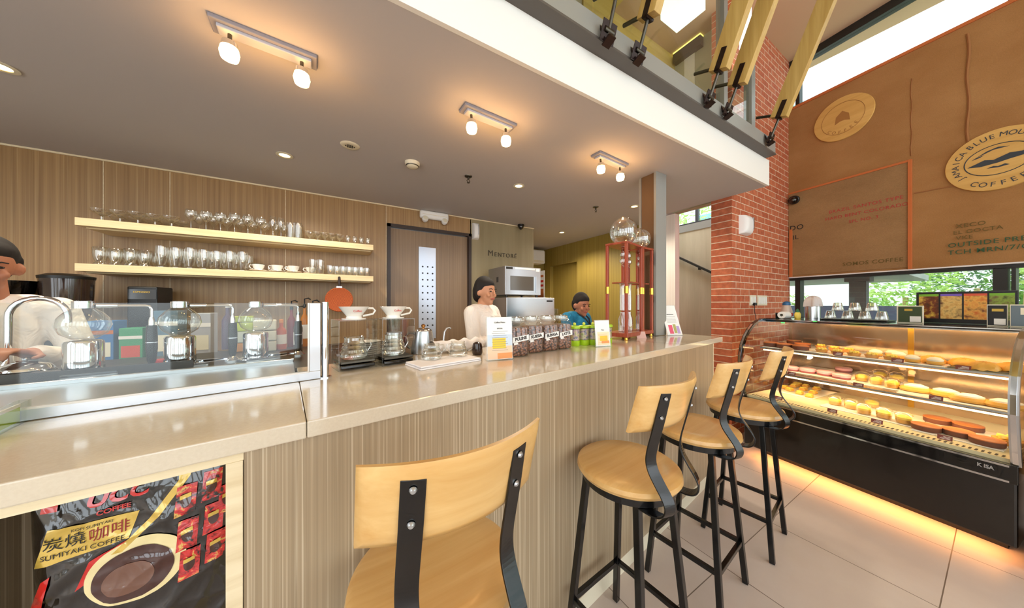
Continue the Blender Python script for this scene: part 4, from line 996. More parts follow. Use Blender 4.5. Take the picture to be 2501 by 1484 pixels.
gp = MB().sheet(lambda a, b: (lambda q: (q[0], .03+a*(KL-.06), q[1]))(
    (lambda t: (PROF[int(t)][0]*(1-t%1)+PROF[min(int(t)+1,len(PROF)-1)][0]*(t%1), PROF[int(t)][1]*(1-t%1)+PROF[min(int(t)+1,len(PROF)-1)][1]*(t%1)))(b*(len(PROF)-1))), 2, 40)
gp.build('curved_glass', M_['pane'], ks)
M_['endglass'] = glass('end_glass', '#f4f0e6', '#ffffff', .06, .4, 3)
for y in (.0, KL-.008):
    poly = PROF+[(.86,1.215),(.86,.53)]
    MB().add([(x,y,z) for x,z in poly], [tuple(range(len(poly)))]).build('end_glass', M_['endglass'], ks)
    MB().bar([(x-.004,y+.004,z) for x,z in PROF]+[(.9,y+.004,1.217)], .022, .030, up=(0,1,0)).build('end_frame', M_['blackgloss'] if y > .5 else M_['steel'], ks)
    MB().bar([(x-.018,y+.004,z+.002) for x,z in PROF], .006, .016, up=(0,1,0)).build('chrome_edge', M_['chrome'], ks)
tp = MB().b2((.27,-.004,1.200),(.94,KL+.004,1.222)).build('top_board', M_['blackgloss'], ks, bevel=.002)
MB().b2((.262,0,1.198),(.27,KL,1.206)).b2((.262,0,1.214),(.27,KL,1.220)).build('chrome_strip', M_['chrome'], tp)
M_['caseback'] = mat('case_back', '#c4a88c', .14, .8)
MB().b2((.84,.0,.53),(.86,KL,1.2)).build('back_panel', M_['caseback'], ks)
MB().b2((.835,.50,.55),(.84,.53,1.2)).b2((.835,.05,.55),(.84,.07,1.2)).build('back_frame', M_['brass'], ks)
MB().b2((.035,.02,.53),(.84,KL-.02,.55)).build('deck', mat('cream_deck', '#ead9ac', .4), ks)
gr_m = MB()
for i in range(60): gr_m.b2((.05,.04+i*.0195,.5505),(.085,.048+i*.0195,.5515))
gr_m.build('air_grille', M_['darkbrown'], ks)
SH = (.755, .965)
M_['tube'] = mat('lit_tube', '#fff4d8', .4, emit='#ffdf9c', es=4)
for z in SH:
    s_ = MB().b2((.22,.03,z-.008),(.80,KL-.03,z)).build('glass_shelf', M_['acrylic'], ks)
    MB().b2((.216,.03,z-.009),(.222,KL-.03,z+.002)).build('shelf_edge', M_['steel'], s_)
    MB().b2((.224,.05,z-.028),(.236,KL-.05,z-.018)).build('light_tube', M_['tube'], s_)
for z, e in ((.715, 2.4), (.925, 2.4), (1.17, 2.0)):  # topmost light is added, no tube hangs there
    lightobj('AREA', (.30 if z < 1 else .36, KL/2, z), e, '#ffd296', .05, (0, R(-25), 0), ks, sy=1.1)
lightobj('AREA', (.12, KL/2, .095), 3.6, '#ffab64', .16, (0, 0, 0), ks, sy=1.15)
MB().b2((.0,KL-.30,1.205),(.01,KL-.28,1.21)).build('thermostat', mat('green_led', '#1fbf3a', .3, emit='#2fff5a', es=3), ks)
# things at the right edge beyond the case
t = thing('steel_fridge', 'narrow steel cabinet edge at the right border of the picture', 'cabinet', k2w(.02, -.36, 0), KA)
MB().b2((0,0,.05),(.6,.30,.62)).build('cabinet_body', M_['black'], t, bevel=.004)
MB().b2((-.008,.24,.36),(0,.30,.55)).build('door_edge', M_['steel'], t)
# ---- food
M_['choco'] = mat('chocolate_cake', '#6b3a24', .6); M_['chtop'] = mat('caramel_top', '#c4703a', .4)
M_['tartc'] = mat('tart_crust', '#d99a4a', .6); M_['yel'] = mat('yellow_custard', '#f4d65a', .35)
M_['creamf'] = mat('cream_filling', '#f4e8cc', .5); M_['pinkf'] = mat('pink_icing', '#e2a6ac', .4); M_['plum'] = mat('plum_cake', '#8f4a50', .6)
M_['bread'] = mat('golden_bread', '#dca244', .55); M_['tagm'] = mat('maroon_card', '#7a342c', .5); M_['platem'] = M_['ceramic']
M_['dplate'] = mat('slate_plate', '#4a4c44', .35); M_['cling'] = glass('cling_film', '#fbf8ee', '#ffffff', .10, .5, 2)
def f_cake(t, k):
    MB().cyl((0,0,0), .044, .026, 26).build('cake_body', M_['choco'], t, bevel=.003); MB().cyl((0,0,.026), .0435, .005, 26).build('glaze', M_['chtop'], t)
def f_tart(t, k):
    MB().lathe([(0,0),(.030,0),(.038,.022),(.034,.022),(0,.016)], (0,0,0), 20).build('crust', M_['tartc'], t)
    f = MB()
    for i in range(5): f.box((.016*math.cos(i*1.26), .016*math.sin(i*1.26), .028), (.020,.016,.016), rz=i*1.1, rx=.3)
    f.build('fruit_cubes', M_['yel'], t, bevel=.003)
def f_puff(t, k):
    MB().lathe([(0,0),(.030,.002),(.036,.012),(.032,.022),(0,.024)], (0,0,0), 20).build('bun_base', M_['bread'], t)
    MB().lathe([(0,.018),(.030,.020),(.034,.032),(.020,.046),(0,.050)], (0,0,0), 20).build('cream_top', M_['creamf'], t)
def f_pink(t, k):
    MB().lathe([(0,0),(.042,0),(.042,.020),(0,.020)], (0,0,0), 26).build('cake_body', M_['plum'], t)
    MB().lathe([(.043,.012),(.044,.026),(.038,.031),(0,.032)], (0,0,0), 26).build('icing', M_['pinkf'], t)
def f_cup(t, k):
    MB().lathe([(0,.002),(.026,.002),(.029,.022),(0,.022)], (0,0,0), 22).build('sponge', M_['bread'], t)
    MB().lathe([(0,.022),(.028,.022),(.028,.032),(.012,.042),(0,.044)], (0,0,0), 22).build('cream_top', M_['creamf'] if k % 2 else M_['yel'], t)
    MB().lathe([(.028,0),(.032,.045),(.033,.046),(.02,.058),(0,.06)], (0,0,0), 22).build('plastic_cup', M_['cling'], t)
def f_pastry(t, k):
    MB().box((0,0,.010), (.046,.040,.020)).build('pastry_base', M_['bread'], t, bevel=.006, seg=3)
    MB().box((0,0,.023), (.034,.028,.008)).build('custard_top', M_['yel'], t, bevel=.003)
def f_bread(t, k):
    def g(a, b):
        u = a*2*PI; r = (.062+.006*math.sin(5*u+k))*math.sin(PI*(.02+b*.48)); z = .040*math.cos(PI*(.0+b*.5))
        return (r*math.cos(u), .8*r*math.sin(u), z+.003*math.sin(9*u+13*b))
    MB().sheet(g, 30, 12).build('loaf', M_['bread'], t)
def f_bun(t, k):
    MB().lathe([(0,0),(.045,.002),(.052,.014),(.044,.028),(0,.030)], (0,0,0), 24, M=Matrix.Diagonal((.8,1.25,1,1))).build('bun', M_['bread'], t)
    MB().lathe([(0,.02),(.036,.026),(.036,.036),(.018,.046),(0,.048)], (0,0,0), 20, M=Matrix.Diagonal((.8,1.25,1,1))).build('cream_top', M_['creamf'], t)
def f_oval(t, k):
    MB().lathe([(0,0),(.050,0),(.052,.004),(.052,.026),(0,.026)], (0,0,0), 30).build('cake_body', M_['choco'], t)
    MB().lathe([(.0525,.025),(.0525,.029),(.048,.031),(0,.032)], (0,0,0), 30).build('cocoa_top', M_['chtop'], t)
def fx(px, py, z, x0=.27, x1=.76):
    q = onz(px, py, z); a, b = w2k(q); a = min(max(a, x0), x1); b = min(max(b, .08), KL-.08)
    return a, b
SPOTS = []
def food(fn, name, cat, z, pts, lab, grp, tier, sc=1, x0=.27, rad=.044):
    st = []; proto = None; mine = []
    pr = sorted(pts)
    for k, (px, py) in enumerate(pr):
        a, b = fx(px, py, z, x0)
        for _ in range(30):      # keep neighbours from overlapping
            hit = [s for s in SPOTS if s[0] == tier and math.hypot(s[1]-a, s[2]-b) < (s[3]+sc*rad)]
            if not hit: break
            s = hit[0]; d = math.hypot(a-s[1], b-s[2]) or .01
            need = s[3]+sc*rad+.002-d
            a += (a-s[1]+.0003)/d*need; b += (b-s[2]+.0002)/d*need
            a = min(max(a, x0), .78); b = min(max(b, .06), KL-.06)
        SPOTS.append((tier, a, b, sc*rad)); mine.append((a, b, sc*rad))
        if proto is None:
            proto = thing(name, 'x', cat); fn(proto, k)
        n = len(pr)
        where = 'the only one' if n == 1 else ('leftmost of %d' % n if k == 0 else 'rightmost of %d' % n if k == n-1 else '%s of %d from left' % (ORD[k], n))
        place(proto, st, k2w(a, b, z+.0085), KA+random.uniform(-.2,.2), '%s on the case %s, %s' % (lab, tier, where), grp, sc)
    tray_under(mine, z, tier, grp.split(' on ')[0])
def tray_under(mine, z, tier, grp):
    a0 = max(.228 if z > .6 else .10, min(m[0]-m[2] for m in mine)); a1 = min(.82, max(m[0]+m[2] for m in mine))
    b0 = max(.04, min(m[1]-m[2] for m in mine)); b1 = min(KL-.04, max(m[1]+m[2] for m in mine))
    for o_ in TRAYS:
        if o_[0] == tier:
            if b0 < o_[2] and b1 > o_[1]:
                if (b0+b1) < (o_[1]+o_[2]): b1 = o_[1]-.004
                else: b0 = o_[2]+.004
    if b1-b0 < .03: return
    TRAYS.append((tier, b0, b1))
    t = thing('serving_tray', '%s serving tray under the %s on the case %s' % ('dark slate' if 'bread' in grp else 'white', grp, tier), 'tray', k2w((a0+a1)/2, (b0+b1)/2, z+.0005), KA)
    MB().b2((-(a1-a0)/2,-(b1-b0)/2,0),((a1-a0)/2,(b1-b0)/2,.007)).build('tray_body', M_['dplate'] if 'bread' in grp else M_['ceramic'], t, bevel=.003)
TRAYS = []
TT, MT, DT = 'top shelf', 'middle shelf', 'bottom deck'
z1, z2, z3 = .965, .755, .55
#
food(f_cake, 'chocolate_cake', 'cake', z1, [(1872,846),(1897,852),(1935,858),(1905,838),(1960,850)], 'round chocolate cake', 'round chocolate cakes', TT, 1.2)
food(f_tart, 'fruit_tart', 'tart', z1, [(1990,864),(2018,868),(2046,872),(2074,876),(2100,880),(2005,852),(2038,858),(2070,862)], 'yellow fruit tart', 'yellow fruit tarts', TT, .98)
food(f_puff, 'cream_puff', 'pastry', z1, [(2138,884),(2168,888),(2198,892),(2160,872),(2190,876)], 'white cream puff', 'cream puffs', TT, .98)
food(f_bread, 'bread_roll', 'bread', z1, [(2262,888),(2335,893),(2402,905),(2450,908)], 'golden braided bread roll', 'braided bread rolls', TT, 1.12, .30, .05)
food(f_pink, 'pink_cake', 'cake', z2, [(1932,906),(1962,910),(2003,916),(2045,924),(2066,908)], 'round cake with pink icing', 'cakes with pink icing', MT, 1.2)
food(f_cup, 'dessert_cup', 'dessert', z2, [(2105,932),(2132,938),(2166,946),(2150,926),(2182,932)], 'plastic cup with layered cream dessert', 'dessert cups on the middle shelf', MT, 1.2, .27, .038)
food(f_bun, 'cream_bun', 'bun', z2, [(2232,958),(2280,966),(2336,978),(2392,990)], 'oval bun with whipped cream', 'cream buns', MT, 1.12, .30, .05)
food(f_pastry, 'custard_pastry', 'pastry', z3, [(1905+i*24+j*9, 948+i*8-j*9) for i in range(4) for j in range(3)], 'square custard pastry', 'square custard pastries', DT, 1.15, .12, .024)
food(f_cup, 'dessert_cup', 'dessert', z3, [(2040,990),(2072,998),(2110,1012),(2146,1020),(2186,1030),(2130,996)], 'plastic cup with layered cream dessert', 'dessert cups on the bottom deck', DT, 1.25, .14, .036)
food(f_oval, 'cocoa_cake', 'cake', z3, [(2242,1046),(2290,1034),(2318,1062),(2360,1050),(2404,1086)], 'round chocolate cake with cocoa top', 'round cocoa cakes', DT, 1.12, .14, .050)
food(f_tart, 'fruit_tart', 'tart', z3, [(2458,1098)], 'large yellow tart', 'large yellow tart', DT, 1.4, .12)
def tray(name, label, pts, z, mt, h=.006):
    pass
cards = [(1,2045,868,'under the yellow fruit tarts'),(1,2155,892,'before the cream puffs'),(1,2345,905,'before the second bread roll'),(2,1950,912,'before the pink cakes at the left'),(2,2110,940,'before the dessert cups'),(2,2290,975,'between the cream buns'),(3,2042,1004,'before the left dessert cups'),(3,2135,1036,'before the right dessert cups'),(3,2300,1078,'before the oval cocoa cakes'),(3,1915,972,'before the custard pastries')]
st = []; t = thing('price_card', 'x', 'price card', group='maroon price cards')
MB().b2((-.0015,-.026,0),(0,.026,.026), M=Matrix.Rotation(R(14),4,'Y')).build('card_face', M_['tagm'], t)
l_ = MB()
for i in range(3): l_.b2((-.0022,-.019,.006+i*.006),(-.0016,.017-.006*i,.008+i*.006), M=Matrix.Rotation(R(14),4,'Y'))
l_.build('printed_lines', M_['paper'], t)
for s_, px, py, w_ in cards:
    z = (z1, z2, z3)[s_-1]; a, b = fx(px, py, z, .225)
    a = .226 if s_ < 3 else .105
    place(t, st, k2w(a, b, z+.0005), KA, 'maroon price card on the case %s, %s' % ((TT, MT, DT)[s_-1], w_))
# ---- things standing on the case
CT = 1.2225
def ct(px, off=.62):
    q = onp(px, 742, k2w(off, 0), 7.1); a, b = w2k(q); return k2w(off, b, CT)
def wpx(px0, px1, off=.62): return (ct(px0, off)-ct(px1, off)).length
t = thing('tissue_roll', 'white paper roll lying in a black dispenser at the left end of the case top', 'paper roll', k2w(.50, 1.16, CT), KA)
MB().lathe([(.012,-.05),(.032,-.05),(.032,.05),(.012,.05)], (0,0,0), 24, M=Matrix.Translation((0,0,.034)) @ Matrix.Rotation(PI/2,4,'Y')).build('roll', M_['paper'], t)
MB().b2((-.06,.036,0),(.06,.042,.055)).build('dispenser_back', M_['black'], t)
t = thing('cream_dispenser', 'clear bulbous jug with a blue lid on the pastry case', 'jug', ct(1921, .66), KA)
MB().lathe([(0,0),(.032,0),(.046,.03),(.047,.06),(.036,.10),(.028,.125)], (0,0,0), 24).build('jug_body', mat('milky_plastic', '#d8c4b4', .3), t)
MB().lathe([(.044,.018),(.0482,.034),(.0482,.050)], (0,0,0), 24).build('red_band', M_['red'], t)
MB().lathe([(.030,.125),(.032,.135),(.028,.152),(.012,.163),(0,.164)], (0,0,0), 20).build('lid', mat('blue_lid', '#2f6a9c', .4), t)
t = thing('squeeze_bottle', 'small yellow bottle with a green cap on the pastry case', 'bottle', ct(1948, .58), KA)
MB().lathe([(0,0),(.021,0),(.023,.01),(.023,.045),(.014,.062)], (0,0,0), 20).build('bottle_body', M_['yel'], t)
MB().lathe([(.015,.060),(.014,.075),(.004,.092),(0,.093)], (0,0,0), 16).build('nozzle', mat('green_cap', '#1f6a3a', .4), t)
t = thing('covered_canister', 'steel canister covered with a crumpled plastic bag on the pastry case', 'canister', ct(1985, .68), KA)
MB().lathe([(0,0),(.050,0),(.050,.125),(0,.125)], (0,0,0), 28).build('canister_body', M_['steel'], t)
def cov(a, b):
    u = a*2*PI; r = (.060+.008*math.sin(5*u+2)+.004*math.sin(11*u))*(math.sin(PI*(.5-.5*b))**.6 if b < .999 else 0)
    return (r*math.cos(u), r*math.sin(u), .115+.095*math.sin(PI/2*b)+.003*math.sin(7*u+9*b))
MB().sheet(cov, 36, 12).build('plastic_bag', mat('crumpled_plastic', '#d2c6c0', .35), t)
t = thing('glass_tray', 'black tray carrying the upturned glasses on the pastry case', 'tray', ct(2090, .60), KA)
Lt = wpx(2012, 2176, .60)/2
MB().b2((-.09,-Lt,0),(.09,Lt,.012)).build('tray_body', M_['black'], t, bevel=.004)
st = []; t = thing('upturned_glass', 'x', 'glass', group='upturned glasses on the case tray')
MB().lathe([(.034,0),(.036,.004),(.030,.035),(.024,.062),(.023,.066),(0,.067)], (0,0,0), 20).build('bowl', M_['glassware'], t)
MB().lathe([(.0225,.062),(.0235,.067),(.0,.069)], (0,0,0), 20).build('base', M_['acrylic'], t)
k = 0
for lay, zz in (('bottom layer', 0), ('top layer', .069)):
    for rw, off in (('front', .555), ('back', .645)):
        for j in range(4 if lay[0] == 'b' else 3):
            px = 2028+j*42+(18 if lay[0] == 't' else 0)
            q = ct(px, off); q.z = CT+.0125+zz
            place(t, st, q, 0, 'upturned glass on the case-top tray, %s, %s row, %s from left' % (lay, rw, ORD[j]))
def cardstand(label, px0, px1, off, h, cols, cat='table sign', name='table_sign'):
    a, b = ct(px0, off), ct(px1, off); w = (a-b).length; c_ = (a+b)/2
    t = thing(name, label, cat, c_, KA)
    MB().b2((0,-w/2,0),(.006,w/2,h)).build('frame', M_['darkgrey'] if name == 'menu_board' else M_['ivory'], t)
    MB().b2((0,-w/2,0),(.05,w/2,.004)).build('foot', M_['acrylic'], t)
    for k, (y0, y1, zz0, zz1, mt) in enumerate(cols):
        MB().b2((-.0012-.0006*k,(.5-y1)*w,zz0*h),(0,(.5-y0)*w,zz1*h)).build('picture', mt, t)
    return t, w
food_m = []
for i, (a, b, c_) in enumerate((('#4a2c14','#e0b84a','#7a3a1c'),('#5a2a14','#c8883a','#e8c070'),('#6a1e10','#d86a24','#f0b050'),('#2a1810','#6a4a30','#8aa03a'))):
    m, nt, p = newmat('food_photo_%s' % 'abcd'[i])
    nt.links.new(ramp(nt, noise(nt, coords(nt), 26, 4, .6), [(.3, a), (.5, c_), (.68, b)]), p.inputs['Base Color']); p.inputs['Roughness'].default_value = .3; food_m.append(m)
vio = mat('violet_stripe', '#7a5cc0', .4); lim = mat('lime_stripe', '#7ab02a', .4); redo = mat('orange_stripe', '#e0583a', .4)
cols = [(.01,.99,.02,.98,M_['black'])]
for i, c_ in enumerate((lim, vio, redo, lim)):
    cols += [(.03+i*.24,.25+i*.24,.14,.86,food_m[i]), (.03+i*.24,.25+i*.24,.86,.93,c_)]
t, w = cardstand('wide dark menu board with four food pictures on the pastry case', 2238, 2488, .74, .225, cols, 'menu board', 'menu_board')
c2_ = [(.06,.94,.05,.95,mat('forest_print', '#3a4a2c', .4)),(.5,.9,.08,.40,M_['ceramic']),(.3,.6,.70,.82,M_['gold'])]
cardstand('small framed green coffee picture left of the menu board', 2190, 2256, .50, .125, c2_)
cardstand('small framed dark coffee picture overlapping the right of the menu board', 2410, 2462, .50, .135, [(.05,.95,.05,.95,M_['black']),(.35,.9,.08,.35,M_['ceramic']),(.25,.8,.68,.80,M_['gold'])])
cardstand('grey framed picture at the right edge on the pastry case', 2466, 2520, .48, .135, [(.06,.94,.05,.95,mat('grey_blue_print', '#6a7880', .4)),(.5,.9,.55,.85,M_['creamf'])])
# wooden discs on the burlap
def disc_sign(label, u, z, r, strong):
    c_ = BO + Vector((math.cos(BA)*u, math.sin(BA)*u, z))
    t = thing('round_sign', label, 'round sign', c_, BA)
    MB().lathe([(0,0),(r,0),(r+.004,.006),(r,.016),(0,.016)], (0,0,0), 48, M=Matrix.Rotation(-PI/2,4,'X')).build('wood_disc', M_['signwood'], t)
    return t
M_['signwood'] = plank('sign_wood', '#cf9f52', '#e2b86a', 0, .6, 0, 1.2)
M_['stamp'] = mat('faded_stamp', '#a8763c', .8); M_['navy'] = mat('navy_stamp', '#3c4248', .8)
def arc_text(t, s, r, a0, a1, size, mt):
    n = len(s)
    for i, ch_s in enumerate(s):
        if ch_s == ' ': continue
        a = R(a0+(a1-a0)*i/max(1, n-1))
        up_ = -1 if (a0 < 0 or a0 > 180) and False else 1
        x, z = r*math.cos(a), r*math.sin(a)
        rot = a-PI/2 if size > 0 else a+PI/2
        # facing the room: text plane normal +y in local space, so mirror the x direction
        M = Matrix.Translation((-x, .0175, z)) @ Matrix.Rotation(PI, 4, 'Z') @ Matrix.Rotation(PI/2, 4, 'X') @ Matrix.Rotation(rot, 4, 'Z')
        text(ch_s, abs(size), mt, t, M, name='letter')
ds = disc_sign('large round wooden sign lettered JAMAICA BLUE MOUNTAIN COFFEE in dark blue', .105, 2.565, .25, True)
arc_text(ds, 'JAMAICA', .197, 212, 145, .052, M_['navy']); arc_text(ds, 'BLUE', .197, 130, 98, .052, M_['navy']); arc_text(ds, 'MOUNTAIN', .197, 83, 2, .052, M_['navy'])
arc_text(ds, 'COFFEE', .205, 238, 302, -.055, M_['navy'])
FM = lambda dx, z, e=.0175: Matrix.Translation((dx, e, z)) @ Matrix.Rotation(PI, 4, 'Z') @ Matrix.Rotation(PI/2, 4, 'X')
MB().prism([(-.14,-.02),(-.06,.015),(-.02,.0),(.05,.03),(.10,.02),(.14,.03),(.12,-.01),(.05,-.02),(.0,-.03),(-.08,-.035)], 0, .001, M=FM(0, .0)).prism([(-.10,.05),(-.05,.085),(.0,.10),(.05,.085),(.02,.085),(-.02,.085)], 0, .001, M=FM(0, 0)).prism([(-.12,.035),(-.10,.05),(-.06,.06),(-.08,.045)], 0, .001, M=FM(0, 0)).prism([(-.05,-.06),(-.02,-.05),(.0,-.06),(.03,-.05),(.05,-.065),(0,-.07)], 0, .001, M=FM(0,0)).build('mountain_emblem', M_['navy'], ds)
MB().tube([(.155*math.cos(2*PI*i/40), .0175, .125*math.sin(2*PI*i/40)) for i in range(40)], .003, 4, True).build('emblem_ring', M_['navy'], ds)
d2 = disc_sign('smaller round wooden sign with a faded stamp high on the burlap wall', 1.01, 3.44, .235, False)
arc_text(d2, 'COFFEE', .15, 225, 315, -.045, M_['stamp'])
MB().tube([(.17*math.cos(2*PI*i/40), .0175, .17*math.sin(2*PI*i/40)) for i in range(40)], .002, 4, True).prism([(-.06,-.05),(-.05,.03),(0,.08),(.05,.03),(.06,-.05),(.02,-.03),(-.02,-.03)], 0, .001, M=FM(0,0)).build('faded_emblem', M_['stamp'], d2)
# stencilled sack writing
def sack(name, label, u, z, lines_, mt):
    t = thing(name, label, 'stencilled lettering', BO + Vector((math.cos(BA)*u - math.sin(BA)*.014, math.sin(BA)*u + math.cos(BA)*.014, z)), BA)
    for s_, sz, dx, dz in lines_:
        text(s_, sz, mt, t, Matrix.Translation((-dx, 0, dz)) @ Matrix.Rotation(PI, 4, 'Z') @ Matrix.Rotation(PI/2, 4, 'X'), ext=.0004, bold=.0003, space=1.1)
sr = mat('red_stencil', '#b4483e', .9); sg = mat('green_stencil', '#3c5a3c', .9); so = mat('brown_stencil', '#6e5a2c', .9)
sack('sack_stencil', 'red stencilled lines BRAZIL SANTOS TYPE and HARD BENT COLORADO on burlap', .855, 2.415, [('BRAZIL SANTOS TYPE', .050, 0, .0), ('HARD BENT COLORADO', .048, 0, -.075), ('SPL NO. 3', .045, 0, -.15)], sr)
sack('sack_stencil', 'green and olive stencilled lines low on the right burlap panel', .20, 1.95, [('XECO', .050, -.03, .10), ('EL GOCTA', .045, -.0, .045), ('VKE', .045, -.06, -.005)], so)
sack('sack_stencil', 'dark green stencilled words OUTSIDE PRE and TCH MRN above the ribbon window', .10, 1.885, [('OUTSIDE PRE SHA', .055, .0, 0), ('TCH MRN/7/CORE', .055, .0, -.065)], sg)
sack('sack_stencil', 'black stencilled letters DO and IL beside the brick corner', 1.41, 2.31, [('DO', .085, .0, 0), ('IL', .075, -.01, -.12)], M_['ink'])
sack('sack_stencil', 'faint olive stencilled line at the bottom of the left burlap sheet', .80, 1.80, [('SOMOS COFFEE', .055, 0, 0)], so)
# ================= bar stools =================
def make_stool():
    t = thing('bar_stool', 'x', 'bar stool', group='round wooden bar stools with metal legs')
    MB().lathe([(0,.722),(.165,.722),(.180,.726),(.187,.738),(.184,.752),(.172,.760),(.10,.757),(0,.754)], (0,0,0), 48).build('seat', M_['seat'], t)
    MB().lathe([(.150,.696),(.168,.696),(.168,.7215),(.150,.7215),(.150,.696)], (0,0,0), 40, smooth=False).b2((-.155,-.012,.700),(.155,.012,.7215)).b2((-.012,-.155,.700),(.012,.155,.7215)).build('seat_ring', M_['blackmetal'], t)
    def P(sx, sy, z): k = .105+(.160-.105)*(.70-z)/.70; return Vector((sx*k, sy*k, z))
    for sx in (-1, 1):
        for sy_ in (-1, 1):
            MB().bar([P(sx, sy_, .70), P(sx, sy_, .002)], .023, .023, up=(1,0,0)).build('leg', M_['blackmetal'], t, bevel=.002)
    for a, b in (((-1,-1),(1,-1)),((1,-1),(1,1)),((1,1),(-1,1)),((-1,1),(-1,-1))):
        MB().bar([P(*a, .20), P(*b, .20)], .018, .02, up=(0,0,1)).build('footrest', M_['blackmetal'], t, bevel=.002)
    pth = [(-.09,.693),(-.150,.692),(-.185,.698),(-.206,.714),(-.214,.738),(-.206,.765),(-.188,.795),(-.172,.825),(-.165,.855),(-.168,.89),(-.180,.94),(-.195,1.0),(-.213,1.085)]
    from_ = []
    for s in (-1, 1):
        pts = []
        P3 = [Vector((s*.100, y+.0165*min(1, max(0, (z-.69)/.15)), z)) for y, z in pth]
        for i in range(len(P3)-1):
            a = P3[max(i-1,0)]; b = P3[i]; c = P3[i+1]; d = P3[min(i+2,len(P3)-1)]
            for k in range(4):
                u = k/4; pts.append(.5*((2*b)+(-a+c)*u+(2*a-5*b+4*c-d)*u*u+(-a+3*b-3*c+d)*u**3))
        pts.append(P3[-1])
        o = MB().sweep(pts, [(-.0025,-.020),(.0025,-.020),(.0025,.020),(-.0025,.020)], False, True, False, up=(math.cos(R(19)), s*math.sin(R(19)), 0)).build('back_strap', M_['blackmetal'], t, bevel=.001)
        for z, y in ((1.068,-.1955),(1.005,-.182)):
            MB().lathe([(0,.005),(.004,.0045),(.0065,.001),(.0065,0)], (0,0,0), 12, M=Matrix.Translation((s*.100+s*.001, y-.0012, z)) @ Matrix.Rotation(s*R(19),4,'Z') @ Matrix.Rotation(R(104),4,'X')).build('screw', M_['screw'], o)
    def bk(side):
        def g(a, b):
            x = (a-.5)*.355; z = .955+b*.155
            y = -.1715+.052*(x/.1725)**2 -(z-.965)*.28
            ed = min(1, (1-abs(2*a-1))*14)*min(1, (1-abs(2*b-1))*8)
            return (x, y-side*.011*(.4+.6*ed**.5), z)
        return g
    mb = MB(); nu, nv = 30, 10
    mb.sheet(bk(-1), nu, nv); n0 = len(mb.v); mb.sheet(bk(1), nu, nv)
    W = nu+1
    edge = [(i) for i in range(W)]+[j*W+nu for j in range(1,nv+1)]+[nv*W+i for i in range(nu-1,-1,-1)]+[j*W for j in range(nv-1,0,-1)]
    for i in range(len(edge)):
        a, b = edge[i], edge[(i+1)%len(edge)]
        mb.f.append([a, b, n0+b, n0+a]); mb.s.append(True)
    mb.build('backrest', M_['seat'], t, ang=60)
    return t
st = []; proto = make_stool()
for x, y, rz, lab in ((.192, .672, R(2), 'bar stool nearest the camera, only backrest and seat in view'),
                      (.945, .735, R(5), 'second bar stool from the camera, with its whole round seat in view'),
                      (1.525, .785, R(6), 'third bar stool from the camera, between two others'),
                      (2.085, .80, R(8), 'farthest bar stool, in front of the lit pastry case')):
    place(proto, st, (x, y, 0), rz, lab)
# ================= leaning balcony fins =================
s_ = .38
Ld = Vector((0, -s_, 1)).normalized(); Ln = Vector((0, -1, -s_)).normalized()
def make_fin():
    t = thing('timber_fin', 'x', 'timber fin', group='leaning timber fins along the balcony')
    def at(l, d=0): return Ld*l+Ln*d
    # shoe bracket
    MB().bar([at(-.045), at(.035)], .004, .05, up=(1,0,0), M=Matrix.Translation((-.022,0,0))).bar([at(-.045), at(.035)], .004, .05, up=(1,0,0), M=Matrix.Translation((.022,0,0))).box((0,.022,-.0), (.048,.008,.10), rx=-math.atan(s_)).box((0,.0,-.045), (.048,.05,.008), rx=-math.atan(s_)).build('shoe', M_['shoe'], t)
    MB().tube([at(-.02), at(.24)], .009, 10).cyl((0,0,0), .012, .06, 12, M=Matrix.Translation((-.03,0,.0)) @ Matrix.Rotation(PI/2,4,'Y')).build('rod', M_['darkchrome'], t)
    a = math.atan2(-Ld.y, Ld.z)
    M = Matrix(((1,0,0,0),(0,Ln.y,Ld.y,0),(0,Ln.z,Ld.z,0),(0,0,0,1)))
    MB().b2((-.026,-.055,.150),(.026,.055,2.2), M=M).build('timber', M_['beamwood'], t, bevel=.002)
    MB().b2((-.030,-.016,.140),(-.026,.016,.27), M=M).b2((-.03,-.014,.138),(.03,.014,.150), M=M).build('strap_plate', M_['shoe'], t)
    for l in (.172, 1.0, 1.75):
        MB().tube([(0,0,0),(0,0,.12)], .011, 10, M=M @ Matrix.Translation((0,-.05,l)) @ Matrix.Rotation(PI/2,4,'X')).build('peg', M_['darkchrome'], t)
    return t
M_['shoe'] = mat('rusty_steel', '#2c1c18', .4, .5)
st = []; proto = make_fin()
for px, py, lab in ((1000,-160,'leaning timber fin out of sight'),)[:0]+((1483,80,'leaning rod and shoe of the leftmost balcony fin'),(1557,130,'leaning timber fin on the balcony, second from the left'),(1730,240,'middle leaning timber fin on the balcony, left of a close pair'),(1775,270,'leaning timber fin on the balcony, right of the close pair'),(1879,338,'rightmost leaning timber fin, beside the brick wall')):
    q = onp(px, py, (0, 1.01), 90)
    place(proto, st, (q.x, 1.0, q.z), 0, lab)
st[0].scale = (1,1,1.12)
